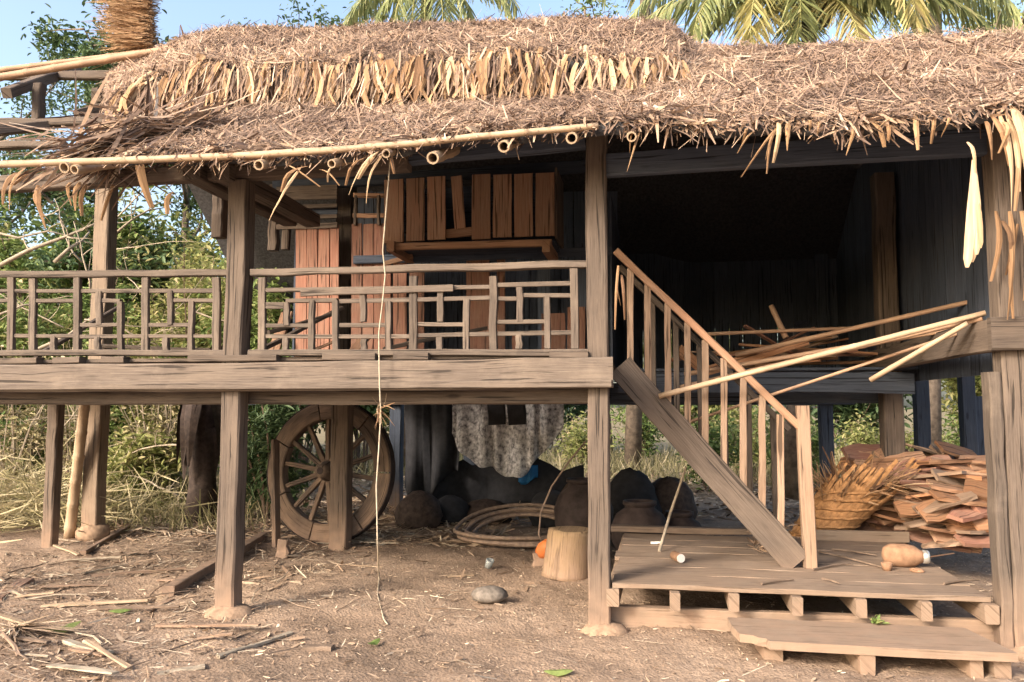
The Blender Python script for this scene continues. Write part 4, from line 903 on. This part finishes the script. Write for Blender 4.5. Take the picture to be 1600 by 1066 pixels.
# ------------------------------------------------------------------ yard debris
def gp(px, py, dz_=.0):
    p = atz(px, py, 0); p.z = gz(p.x, p.y)+dz_; return p
def board(a, b, w, h, mat, label, name='plank', cat='plank', group=None, dz_=None):
    z = h*.5-.005 if dz_ is None else dz_
    single(name, MB().beam(gp(*a, z), gp(*b, z), w, h, seg=4, jit=.005, cham=.006), mat, label, cat, group)
board((262, 932), (412, 843), .10, .085, 'wood', 'long squared timber lying behind the front balcony post')
board((230, 953), (268, 940), .05, .02, 'wood', 'flat dark offcut in front of the squared timber')
board((250, 940), (263, 915), .055, .012, 'bamboo', 'pale splinter standing at the end of the squared timber')
board((-10, 938), (42, 908), .13, .03, 'red', 'brown split board at the left edge of the yard')
board((78, 1045), (170, 1046), .035, .02, 'bamboo', 'pale split stick lying alone in the foreground litter', 'split_stick', 'stick')
board((340, 1032), (455, 990), .035, .02, 'twig', 'long curved pale stick in the middle of the foreground yard', 'split_stick', 'stick')
board((245, 1055), (320, 1046), .06, .015, 'twig', 'flat grey sheath of bark in the foreground litter', 'bark_sheath', 'bark')
board((428, 890), (484, 884), .025, .02, 'twigdark', 'thin dark stick in front of the cart wheel', 'split_stick', 'stick')
board((600, 822), (650, 828), .018, .015, 'twig', 'short pale twig right of the cart wheel', 'split_stick', 'stick')
board((540, 882), (602, 888), .018, .012, 'bamboo', 'thin straw stalk on the soil left of the hanging string', 'split_stick', 'stick')
board((700, 899), (740, 897), .045, .012, 'bamboo', 'flat pale chip behind the grey stone', 'wood_chip', 'chip')
board((475, 1017), (520, 1019), .07, .03, 'twigdark', 'dark half buried clod of wood in the foreground', 'wood_chip', 'chip')
board((130, 870), (250, 795), .055, .05, 'wood', 'grey pole end lying toward the leaning board', 'pole_piece', 'pole')
p = gp(175, 812); single('leaning_board', MB().beam(p, at(228, 768, p.y+.5), .03, .17, seg=3), 'box', 'pale broken board propped on the weeds behind the second post', 'board')
for k, (a, b) in enumerate((((300, 800), (312, 742)), ((318, 800), (308, 748)))):
    p = gp(*a); q2 = at(*b, p.y); single('split_stake', MB().beam(p-V3((0, 0, .05)), q2, .07, .03, up=(0, 1, 0), seg=3, taper=.5), 'bamboo', 'pale split stake standing by the dead leafy trunk', 'stake', 'pair of split stakes')
p = gp(108, 840); q2 = at(134, 618, 2.6); single('leaning_bamboo', bamboo(MB(), p, q2, .065, .06, n=10), 'bamboo', 'thick tan bamboo pole leaning between two posts at the left', 'pole', smooth=True)
p = gp(135, 840); single('post_rubble', MB().blob((p.x+.1, p.y, .05), .2, .16, .15, n=12, m=7, jit=.12, seed=21), 'footing', 'earth clod at the foot of the second row post', 'clod', smooth=True)
for k in range(20):
    px = U(-20, 330); py = U(850, 1055); a = gp(px, py, .02); an = random.choice((U(-.5, .6), U(2.4, 3.4))); L = U(.25, .8); b = a+V3((math.cos(an)*L, math.sin(an)*L, 0)); b.z = gz(b.x, b.y)+U(.02, .07)
    single('debris_stick', MB().beam(a, b, U(.02, .06), U(.01, .02), seg=3, jit=.006), random.choice(['twig', 'wood', 'bamboo', 'twigdark', 'firegrey']), 'flat splinter of wood or bark in the litter at the left of the yard', 'splinter', 'splinters in the left litter')
TL = 'thin dry twig strewn over the littered left side of the yard'
for k in range(58):
    px = U(-20, 520)*U(.3, 1) if k < 46 else U(300, 900); py = U(820, 1060); a = gp(px, py, .012); an = U(0, PI); L = U(.12, .5); b = a+V3((math.cos(an)*L, math.sin(an)*L, 0)); b.z = gz(b.x, b.y)+U(.01, .05); c = a.lerp(b, .5)+V3((U(-.03, .03), U(-.03, .03), U(0, .02)))
    r = U(.003, .009)
    if px < 560: single('twig', MB().tube([a, c, b], [r, r*.9, r*.5], n=5), random.choice(['twig', 'twigdark']), TL, 'twig', 'twigs strewn on the yard')
    else: single('twig', MB().tube([a, c, b], [r*.6, r*.5, r*.3], n=5), 'twigdark', 'thin dry twig lying on the bare middle of the yard', 'twig', 'twigs on the bare yard')
# green leaves dropped on the soil
for px, py, L, an, lb, curl in ((68, 990, .24, 1.0, 'large bright green leaf curled on the soil at the left', .3), (170, 957, .17, .6, 'dark green leaf lying flat behind the curled leaf', .1), (575, 1014, .13, 1.3, 'small green leaf near the end of the hanging string', .25), (850, 1052, .17, .2, 'yellow green torn leaf in the foreground soil', .15), (362, 952, .08, 1.4, 'tiny pale green sprig on the post footing', .4)):
    p = gp(px, py, .014+(.07 if px == 362 else 0)); d = V3((math.cos(an), math.sin(an), 0)); pts = [p+d*(L*t)+V3((0, 0, curl*L*abs(t-.45))) for t in (0, .2, .45, .7, .9, 1)]
    single('green_leaf', MB().ribbon(pts, [L*.08, L*.3, L*.42, L*.36, L*.18, L*.02], V3((.1, -.2, 1)), fold=.35, tint=U(.4, .8)), 'leafgreen', lb, 'leaf')
p = atz(1367, 975, stz); wp_ = thing('weed_sprig', 'small green sprig lying on the plank step', 'sprig', (p.x, p.y, stz))
n = 22; P = np.array([p.x, p.y, stz+.006])+rng.normal(0, .02, (n, 3))*np.array([1, 1, .2]); D = np.stack([rng.normal(0, 1, n), rng.normal(0, 1, n), rng.uniform(.1, 1.0, n)], 1)
v, q_, t = leaves(P, D, np.tile([0, 0, 1.], (n, 1))+rng.normal(0, .3, (n, 3)), rng.uniform(.03, .07, n), rng.uniform(.015, .028, n), rng.uniform(.3, .9, n)); np_build('leaf_tuft', v, q_, t, 'leafgreen', wp_)

# litter: straw, chips and crumbs nobody could count
def litter(n, xr, yr, Lr, Wr, dens=None, name='ground_litter', tmean=.5, label='scattered straw, chips and crumbs over the bare soil'):
    x = rng.uniform(*xr, n); y = rng.uniform(*yr, n)
    if dens is not None: k = rng.random(n) < dens(x, y); x = x[k]; y = y[k]
    n = len(x); z = gz(x, y)+rng.uniform(.004, .016, n); an = rng.uniform(0, 2*PI, n); D = np.stack([np.cos(an), np.sin(an), rng.normal(0, .12, n)], 1)
    return strips(np.stack([x, y, z], 1), D, np.tile([0, 0, 1.], (n, 1))+rng.normal(0, .35, (n, 3)), rng.uniform(*Lr, n)*rng.uniform(.4, 1, n), rng.uniform(*Wr, n), rng.normal(0, .15, n), np.clip(rng.normal(tmean, .24, n), 0, 1))
xe = at(360, 900, 0).x
left = lambda x, y: np.clip(.07+.93/(1+np.exp((x-xe-.2)*2.2)), 0, 1)*np.clip(.5+.9*nz(x*1.9, y*2.3), .03, 1)
v, q_, t = joinnp([litter(52000, (-6.5, 4), (-4, 5), (.02, .09), (.003, .011), lambda x, y: .16+.8*left(x, y), tmean=.6), litter(30000, (-6.5, 3.5), (-4, 5), (.08, .34), (.003, .012), left, tmean=.62), litter(8000, (-6.5, 2), (-4, 4), (.05, .22), (.010, .034), left, tmean=.5), litter(14000, (-4, 4), (-4, 4), (.008, .03), (.005, .016), tmean=.35)])
o = np_build('ground_litter', v, q_, t, 'litter'); tag(o, 'scattered straw, chips and crumbs over the bare soil', 'litter', kind='stuff')
v, q_, t = joinnp([litter(5200, (-7, -1.8), (3.0, 8), (.15, .6), (.006, .03), tmean=.55), litter(7000, (-8, 6), (5.5, 14), (.1, .4), (.01, .06), tmean=.5)])
v[:, 2] += rng.random(len(v))*.02; o = np_build('forest_litter', v, q_, t, 'litter'); tag(o, 'dry leaf litter on the ground behind the house', 'litter', kind='stuff')

# dead leafy trunk behind the left bay
p = at(312, 800, 4.2); dt = thing('dead_banana_plant', 'dark dead banana plant with drooping brown leaves behind the left bay', 'plant', (p.x, 4.2, 0))
part('trunk', MB().tube([(p.x+.02, 4.2, -.05), (p.x+.03, 4.2, .5), (p.x, 4.2, 1.0), (p.x+.02, 4.25, 1.8)], [.24, .18, .16, .14], n=12), 'charred', dt, True)
for k in range(16):
    a = U(0, 2*PI); z0 = U(1.2, 1.75); L = U(.5, 1.1); pts = []; wd = []
    for i in range(6):
        t = i/5; pts.append(V3((p.x+math.cos(a)*(.12+.45*t*L-.2*t*t), 4.2+math.sin(a)*(.12+.4*t*L-.2*t*t), z0+.15*t-L*t*t))); wd.append((.08, .2, .22, .2, .14, .03)[i])
    part('dead_leaf', MB().ribbon(pts, wd, V3((math.cos(a)*.4, math.sin(a)*.4, 1)), fold=U(-.6, .4), tint=U(0, .4)), 'charred', dt)

# ------------------------------------------------------------------ trees and bushes
def wander(p, d, L, n, wob, up=0.0):
    p = V3(p); d = V3(d).normalized(); out = [p.copy()]
    for i in range(n):
        d = (d+V3((U(-wob, wob), U(-wob, wob), U(-wob, wob)+up))).normalized(); p = p+d*(L/n); out.append(p.copy())
    return out
def foliage_pts(centres, n, spread):
    c = np.array([list(x) for x in centres]); k = rng.integers(0, len(c), n); return c[k]+rng.normal(0, 1, (n, 3))*spread
def bush(px, Y, w, h, nleaf, mat, label, cat='bush', lL=(.06, .13), lW=.42, group=None, name='bush', nst=14, droop=.2, stemmat='twigdark', tm=.5):
    x = at(px, 600, Y).x; root = thing(name, label, cat, (x, Y, 0), group); mb = MB(); cs = []
    for k in range(nst):
        a = U(0, 2*PI); r0 = U(0, .15)*w; lean = U(.1, .75); L = h*U(.65, 1.0)
        pts = wander((x+math.cos(a)*r0, Y+math.sin(a)*r0, -.05), (math.cos(a)*lean*w/h*1.3, math.sin(a)*lean*w/h*1.3, 1), L, 7, .16)
        r = U(.010, .024)*(h/3)**.5; mb.tube(pts, [r*(1-.11*i) for i in range(8)], n=5); cs += pts[2:]
        for j in range(4):
            b = wander(pts[random.randint(2, 6)], (U(-1, 1), U(-1, 1), U(.0, .8)), U(.25, .5)*w, 4, .3); mb.tube(b, [r*.5, r*.42, r*.34, r*.26, r*.15], n=4); cs += b[1:]*2
    part('stems', mb, stemmat, root)
    P = foliage_pts(cs, nleaf, .075*w+.06); P[:, 2] = np.abs(P[:, 2])+.02; n = nleaf
    D = np.stack([rng.normal(0, 1, n), rng.normal(0, 1, n), rng.normal(-droop, .55, n)], 1); Nn = np.tile([0, -.35, 1.], (n, 1))+rng.normal(0, .5, (n, 3)); L = rng.uniform(*lL, n)
    v, q_, t = leaves(P, D, Nn, L, L*lW*rng.uniform(.7, 1.2, n), np.clip(rng.normal(tm, .22, n)+.2*nz(P[:, 0]*3, P[:, 2]*3), 0, 1)); np_build('foliage', v, q_, t, mat, root); return root
SL = ['green leafy shrub behind the outermost end of the balcony railing', 'yellowish leafy shrub behind the pale fallen branches', 'green leafy shrub behind the tan second row post', 'yellowish leafy shrub between the tan second row post and the front post', 'tall yellowish leafy shrub behind the front balcony post', 'green leafy shrub right behind the slender bamboo-leaved shrub', 'low green shrub growing behind the dry brush pile', 'low yellowish shrub in the grass beside the dead leafy trunk']
GG = 'shrubs behind the left bay'
for k, (px, Y, w, h, mt) in enumerate(((-40, 6.6, 1.0, 4.0, 'leafgreen'), (70, 7.4, 1.1, 3.9, 'leafyellow'), (185, 6.8, 1.0, 4.2, 'leafgreen'), (255, 6.2, 1.0, 4.4, 'leafyellow'), (330, 6.8, 1.0, 4.8, 'leafyellow'), (395, 6.2, .9, 4.3, 'leafgreen'), (30, 5.2, .7, 1.5, 'leafgreen'), (225, 4.9, .7, 1.2, 'leafyellow'))):
    bush(px, Y, w, h, 9500 if h > 2 else 3500, mt, SL[k], group=GG, lL=(.06, .17), lW=.36)
for k, (px, Y, w, h) in enumerate(((20, 4.6, .7, 2.9), (130, 5.0, .8, 2.7), (250, 5.2, .6, 3.1))):
    bush(px, Y, w, h, 1500, 'drygrass', ('half bare dry bush with pale twigs behind the outer railing, by the fallen branches', 'half bare dry bush with pale twigs beside the leaning bamboo pole', 'half bare dry bush with pale twigs left of the dead leafy trunk')[k], lL=(.05, .13), lW=.35, stemmat='twig', nst=16, group='half bare dry bushes', name='dry_bush', tm=.6)
bush(428, 4.2, .42, 2.75, 2300, 'leafdark', 'slender dark bamboo-leaved shrub beside the corner of the plank wall', lL=(.09, .2), lW=.2, droop=.6, name='bamboo_shrub', nst=9)
bush(425, 4.8, .5, 1.5, 1900, 'leafdark', 'low dark shrub behind the top of the cart wheel', lL=(.06, .14))
for k, (px, Y, w, h) in enumerate(((-120, 9.5, 1.7, 6.6), (10, 10.5, 1.7, 6.6), (130, 9.5, 1.6, 6.4), (250, 10.8, 1.6, 7.2), (370, 10, 1.5, 7.0), (470, 11.5, 1.6, 7.0), (560, 12.5, 1.6, 7.0))):
    bush(px, Y, w, h, 15000, 'leafyellow' if k % 2 else 'leafgreen', 'tall %s thicket clump rising behind the shrubs of the left bay' % ('yellowish' if k % 2 else 'mid green'), 'thicket', lL=(.11, .25), group='tall thicket clumps %d' % (k % 2), name='thicket_clump')
BL = ['past the dark hanging tarpaulin', 'behind the mottled white cloth', 'between the mottled cloth and the tall jar', 'above the round jar under the stairs', 'close behind the stair balusters', 'far behind the stair balusters', 'behind the stair newel post', 'above the torn cane basket', 'above the firewood stack', 'next to the corner post', 'past the right hand wall']
for k, (px, Y, w, h, mt) in enumerate(((640, 15, 1.0, 1.6, 'leafyellow'), (760, 16, 1.2, 1.5, 'leafgreen'), (905, 13.5, .9, 1.5, 'leafyellow'), (1000, 15, 1.0, 1.9, 'leafgreen'), (1105, 9.5, .8, 1.6, 'leafgreen'), (1165, 12.5, 1.0, 1.8, 'leafyellow'), (1240, 10.5, .8, 1.5, 'leafgreen'), (1340, 17, 1.2, 1.2, 'leafyellow'), (1450, 18, 1.3, 1.0, 'leafyellow'), (1530, 16.0, 1.0, 1.7, 'leafgreen'), (1640, 14, 1.2, 2.2, 'leafgreen'))):
    bush(px, Y, w, h, 1900, mt, 'low %s bush beyond the house, %s' % ('green' if mt == 'leafgreen' else 'yellowish', BL[k]), lL=(.07, .16), group='low bushes beyond the house')
for k, (px, Y, w, h) in enumerate(((600, 19, 3.0, 5.5), (850, 21, 3.2, 5.5), (1080, 20, 3, 5.2), (1320, 22, 3.2, 5.4), (1550, 20, 3.0, 5.4), (1750, 18, 2.6, 5.2), (-260, 17, 3, 6.5), (60, 16, 2.6, 8.0), (190, 18, 2.6, 8.5), (360, 18, 2.6, 8.5))):
    bush(px, Y, w, h, 5200, 'leafdark' if k % 2 else 'leafyellow', 'broad %s thicket at the edge of the clearing far behind the house' % ('dark' if k % 2 else 'sunlit yellowish'), 'thicket', lL=(.16, .34), group='far thickets %d' % (k % 2), name='thicket')

def tree(px, Y, h, crown_z, cr, nleaf, label, mat='leafdark', lL=(.10, .2), spread=.28, nl=9, lean=0.0, r0=.16, group=None):
    x = at(px, 600, Y).x; root = thing('tree', label, 'tree', (x, Y, 0), group); mb = MB(); cs = []
    tr = wander((x, Y, -.1), (lean, 0, 1), h, 9, .07); mb.tube(tr, [r0*(1-.085*i) for i in range(10)], n=9)
    for k in range(nl):
        i0 = random.randint(4, 9); a = 2*PI*k/nl+U(-.4, .4); b = wander(tr[i0], (math.cos(a), math.sin(a), U(.0, .9)), cr*U(.7, 1.1), 6, .22, .05); r = r0*.38
        mb.tube(b, [r*(1-.14*i) for i in range(7)], n=6)
        for j in range(5):
            c = wander(b[random.randint(2, 6)], (U(-1, 1), U(-1, 1), U(-.3, .9)), cr*U(.3, .55), 5, .3); mb.tube(c, [r*.4, r*.33, r*.26, r*.2, r*.14, r*.08], n=4); cs += c[2:]
            for q3 in range(2): d_ = wander(c[random.randint(2, 5)], (U(-1, 1), U(-1, 1), U(-.5, .6)), cr*U(.15, .3), 3, .3); mb.tube(d_, [r*.15, r*.12, r*.09, r*.05], n=3); cs += d_[1:]
    part('trunk', mb, 'bark', root, True)
    P = foliage_pts(cs, nleaf, spread); n = nleaf; D = np.stack([rng.normal(0, 1, n), rng.normal(0, 1, n), rng.normal(-.45, .5, n)], 1); L = rng.uniform(*lL, n)
    v, q_, t = leaves(P, D, np.tile([0, -.3, 1.], (n, 1))+rng.normal(0, .5, (n, 3)), L, L*.42, np.clip(rng.normal(.5, .25, n), 0, 1)); np_build('crown', v, q_, t, mat, root)
    return root
tree(90, 9.5, 8.2, 7, 2.6, 9500, 'slender tree with loose dark crown above the bare left roof frame', spread=.16)
tree(270, 12.5, 10.3, 9, 3.0, 12000, 'broad loose-crowned tree behind the straw sheaf', spread=.17)
tree(440, 15.0, 12.0, 9, 2.8, 6500, 'airy tree whose upper twigs overtop the thatched ridge', spread=.18)
tree(-60, 14, 9.5, 9, 3.0, 9500, 'leaning tree at the far left beyond the roof frame', spread=.2, lean=.08)
tree(950, 19, 14.0, 9, 2.2, 2600, 'small-leaved tree just topping the middle of the ridge', 'leafgreen', spread=.2)
tree(1575, 16, 12.0, 11, 2.0, 5200, 'round dense green tree behind the right end of the roof', 'leafgreen', spread=.3, nl=11)
tree(1400, 24, 14.5, 11, 2.6, 3600, 'distant greyish tree seen between the coconut fronds', 'leafdark', spread=.25)

# coconut palms
def frond(root, c, az, el, L, mat, droop, lw=.042, ll=.72, n=60):
    d = V3((math.cos(az)*math.cos(el), math.sin(az)*math.cos(el), math.sin(el))); hz_ = V3((math.cos(az), math.sin(az), 0)); pts = []
    p = V3(c); ang = el
    for i in range(13):
        pts.append(p.copy()); p = p+(hz_*math.cos(ang)+V3((0, 0, math.sin(ang))))*(L/12); ang -= droop/12*(.6+i*.07)
    mb = MB().tube(pts, [.035*(1-.07*i) for i in range(13)], n=5, tint=.7); rachis = mb
    P, D, Ls = [], [], []
    for i in range(n):
        t = .12+.87*i/n; k = t*12; a = pts[min(int(k), 11)].lerp(pts[min(int(k)+1, 12)], k-int(k)); tg = (pts[min(int(k)+1, 12)]-pts[int(k) if int(k) < 12 else 11]).normalized(); sd_ = tg.cross(V3((0, 0, 1))); sd_ = sd_.normalized() if sd_.length > .01 else V3((1, 0, 0))
        for s_ in (-1, 1):
            P.append(list(a)); dd = sd_*s_*.9+tg*.55+V3((U(-.1, .1), U(-.1, .1), U(-.75, -.25))); D.append(list(dd)); Ls.append(ll*(1-.55*abs(t-.42)**1.3*1.6)*U(.85, 1.1))
    P = np.array(P); D = np.array(D); Ls = np.array(Ls); n2 = len(P)
    v, q_, t_ = strips(P, D, np.tile([0, 0, 1.], (n2, 1))+rng.normal(0, .25, (n2, 3)), Ls, np.full(n2, lw), rng.uniform(-.35, -.12, n2), np.clip(rng.normal(.5, .2, n2), 0, 1))
    f = part('frond', rachis, 'leafyellow', root, True); np_build('leaflets', v, q_, t_, mat, f)
def palm(px, py, Y, label, fr, coco=0, r=.16):
    c = at(px, py, Y); root = thing('coconut_palm', label, 'palm', (c.x, Y, 0))
    part('trunk', MB().tube([(c.x-.5, Y, -.1), (c.x-.35, Y, c.z*.3), (c.x-.1, Y, c.z*.7), (c.x, Y, c.z)], [r*1.3, r, r*.85, r*.8], n=12), 'bark', root, True)
    for az, el, L, mt, dr in fr: frond(root, c, math.radians(az), math.radians(el), L, mt, dr)
    for k in range(coco):
        a = U(0, 2*PI); q2 = c+V3((.28*math.cos(a), .28*math.sin(a), -.25+U(-.2, .15))); part('coconut', MB().blob(q2, .12, .12, .15, n=10, m=7, jit=.02, flat=-1, seed=k), 'bark', root, True)
palm(1265, 0, 8.5, 'coconut palm with yellowing drooping fronds and coconuts behind the right roof',
     [(215, 15, 3.4, 'frond', 2.0), (235, 10, 3.2, 'frondyellow', 2.2), (255, 15, 3.0, 'frond', 2.4), (300, 10, 3.2, 'frondyellow', 2.1), (312, 25, 3.6, 'frond', 2.1), (340, 20, 3.8, 'frond', 1.9), (195, 18, 3.8, 'frond', 1.8), (180, 25, 3.6, 'frond', 1.6), (200, 0, 3.2, 'frond', 1.3), (225, -15, 2.6, 'frondyellow', 1.3), (170, 45, 3.8, 'frond', 2.0), (250, -25, 2.4, 'frond', 1.2), (285, -20, 2.5, 'frondyellow', 1.2), (318, -8, 2.8, 'frond', 1.4), (345, 5, 3.4, 'frond', 1.4), (5, 22, 3.8, 'frond', 1.5), (20, 42, 3.8, 'frond', 1.8), (60, 50, 3.5, 'frond', 1.7), (120, 55, 3.5, 'frond', 1.7), (330, 35, 3.5, 'frond', 1.8), (210, 35, 3.5, 'frond', 1.9), (90, 20, 3.2, 'frond', 1.5), (268, 30, 3.2, 'frond', 1.9)], 9)
palm(1460, -50, 11.5, 'coconut palm with greyer fronds behind the right end of the ridge', [(a, e, 3.6, 'frond', 1.7) for a, e in ((180, 10), (210, -15), (240, -25), (270, -25), (300, -25), (330, -10), (0, 10), (160, 35), (30, 35), (90, 40), (270, 35))], 4)
palm(668, -40, 12.0, 'coconut palm whose frond tips droop behind the middle of the ridge', [(a, e, 2.9, 'frond', 1.9) for a, e in ((180, 5), (200, -25), (230, -38), (258, -45), (282, -45), (310, -38), (340, -25), (0, 5), (90, 30), (150, 35), (40, 35))], 0)
palm(1010, -150, 13.0, 'tall coconut palm with frond tips hanging above the right half of the ridge', [(a, e, 3.2, 'frond', 1.9) for a, e in ((180, 0), (215, -25), (250, -35), (285, -40), (320, -25), (0, 0), (90, 30))], 0)

# fallen pale branches and dry brush at the left
for k, (a, b, Ya, Yb, r, lb) in enumerate((((-20, 425), (160, 345), 4.2, 4.6, .035, 'thick pale fallen branch slanting up behind the outer railing'), ((85, 410), (140, 362), 4.4, 4.8, .03, 'short pale branch crossing the thick fallen branch'), ((-10, 495), (60, 475), 3.9, 4.2, .02, 'pale branch low behind the outer railing'), ((-20, 360), (120, 372), 4.6, 5.0, .02, 'thin pale branch above the thick fallen branch'), ((180, 365), (255, 325), 4.0, 4.5, .018, 'thin bent twig left of the front post above the rail'), ((60, 545), (190, 470), 4.2, 4.8, .022, 'long pale twig behind the lattice of the outer railing'))):
    p0, p1 = at(*a, Ya), at(*b, Yb); m1 = p0.lerp(p1, .35)+V3((U(-.05, .05), 0, U(-.08, .08))); m2 = p0.lerp(p1, .7)+V3((U(-.05, .05), 0, U(-.08, .08)))
    fb = thing('fallen_branch', lb, 'branch', p0); part('limb', MB().tube([p0, m1, m2, p1], [r, r*.85, r*.65, r*.4], n=7), 'twig', fb, True)
    for j in range(3): s0 = (m1, m2, p1)[j]; part('twig', MB().tube(wander(s0, (U(-.6, 1), U(-.5, .5), U(-.3, .9)), U(.25, .6), 4, .3), [r*.4, r*.33, r*.25, r*.18, r*.1], n=4), 'twig', fb)
for k in range(22):
    px = U(-30, 340); Y = U(3.7, 5.2); p0 = at(px, U(330, 540) if k < 13 else U(640, 790), Y); 
    pts = wander(p0, (U(-1, 1), U(-.3, .3), U(-.35, .6)), U(.7, 1.7), 6, .2); r = U(.008, .02)
    fb = thing('dead_branch', 'thin pale dead branch caught in the shrubs behind the left bay', 'branch', p0, 'dead branches in the shrubs'); part('limb', MB().tube(pts, [r*(1-.12*i) for i in range(7)], n=5), 'twig', fb, True)
    for j in range(3): part('twig', MB().tube(wander(pts[1+j*2], (U(-.8, .8), U(-.5, .5), U(-.3, .9)), U(.2, .5), 4, .3), [r*.5, r*.42, r*.34, r*.25, r*.12], n=4), 'twig', fb)
n = 3800; x = rng.uniform(-8.5, -2.2, n); y = rng.uniform(3.3, 6.8, n); k_ = x < at(400, 800, 4.0).x+(y-4.0)*-.25+rng.normal(0, .15, n); x = x[k_]; y = y[k_]; n = len(x); P = np.stack([x, y, np.zeros(n)], 1); D = np.stack([rng.normal(0, .5, n), rng.normal(0, .4, n), np.ones(n)], 1)
v, q_, t = strips(P, D, rng.normal(0, 1, (n, 3)), rng.uniform(.2, .95, n)*np.clip(.75+.5*nz(x*1.3, y*1.1), .2, 1.3), rng.uniform(.006, .018, n), rng.normal(0, .3, n), np.clip(rng.normal(.45, .25, n), 0, 1))
o = np_build('tall_dry_grass', v, q_, t, 'drygrass'); tag(o, 'tall half dry grass behind the left posts of the house', 'grass', kind='stuff')
n = 9000; x = rng.uniform(-9, 9, n); y = rng.uniform(10.5, 18, n); P = np.stack([x, y, np.zeros(n)], 1); D = np.stack([rng.normal(0, .5, n), rng.normal(0, .4, n), np.ones(n)], 1)
v, q_, t = strips(P, D, rng.normal(0, 1, (n, 3)), rng.uniform(.15, .6, n), rng.uniform(.01, .03, n), rng.normal(0, .3, n), np.clip(rng.normal(.5, .25, n), 0, 1))
o = np_build('clearing_grass', v, q_, t, 'drygrass'); tag(o, 'patchy dry grass in the clearing beyond the house', 'grass', kind='stuff')
n = 900; n = 1900; P = np.array([at(45, 800, 3.6).x, 3.6, .0])+rng.normal(0, 1, (n, 3))*np.array([.75, .4, .28]); P[:, 2] = np.abs(P[:, 2])+.02; D = np.stack([rng.normal(0, 1, n), rng.normal(0, .6, n), rng.normal(.25, .3, n)], 1)
v, q_, t = strips(P, D, rng.normal(0, 1, (n, 3)), rng.uniform(.2, .8, n), rng.uniform(.006, .02, n), rng.normal(0, .15, n), np.clip(rng.normal(.65, .2, n), 0, 1))
o = np_build('brush_pile', v, q_, t, 'drygrass'); tag(o, 'tangled pile of dry brush against the left posts', 'brush', kind='stuff')
p = gp(25, 985); n = 150; P = np.array(p)+rng.normal(0, .02, (n, 3)); P[:, 2] = p.z+.02; an = rng.uniform(-2.6, -1.2, n)+1.4; D = np.stack([np.cos(an), np.sin(an), rng.normal(.12, .1, n)], 1)
v, q_, t = strips(P-D*.15, D, np.tile([0, 0, 1.], (n, 1))+rng.normal(0, .4, (n, 3)), rng.uniform(.3, .75, n), rng.uniform(.006, .016, n), rng.normal(-.05, .05, n), np.clip(rng.normal(.55, .15, n), 0, 1))
o = np_build('dead_frond', v, q_, t, 'litter'); tag(o, 'grey dead palm frond fanned out on the soil at the left', 'frond', kind='stuff')
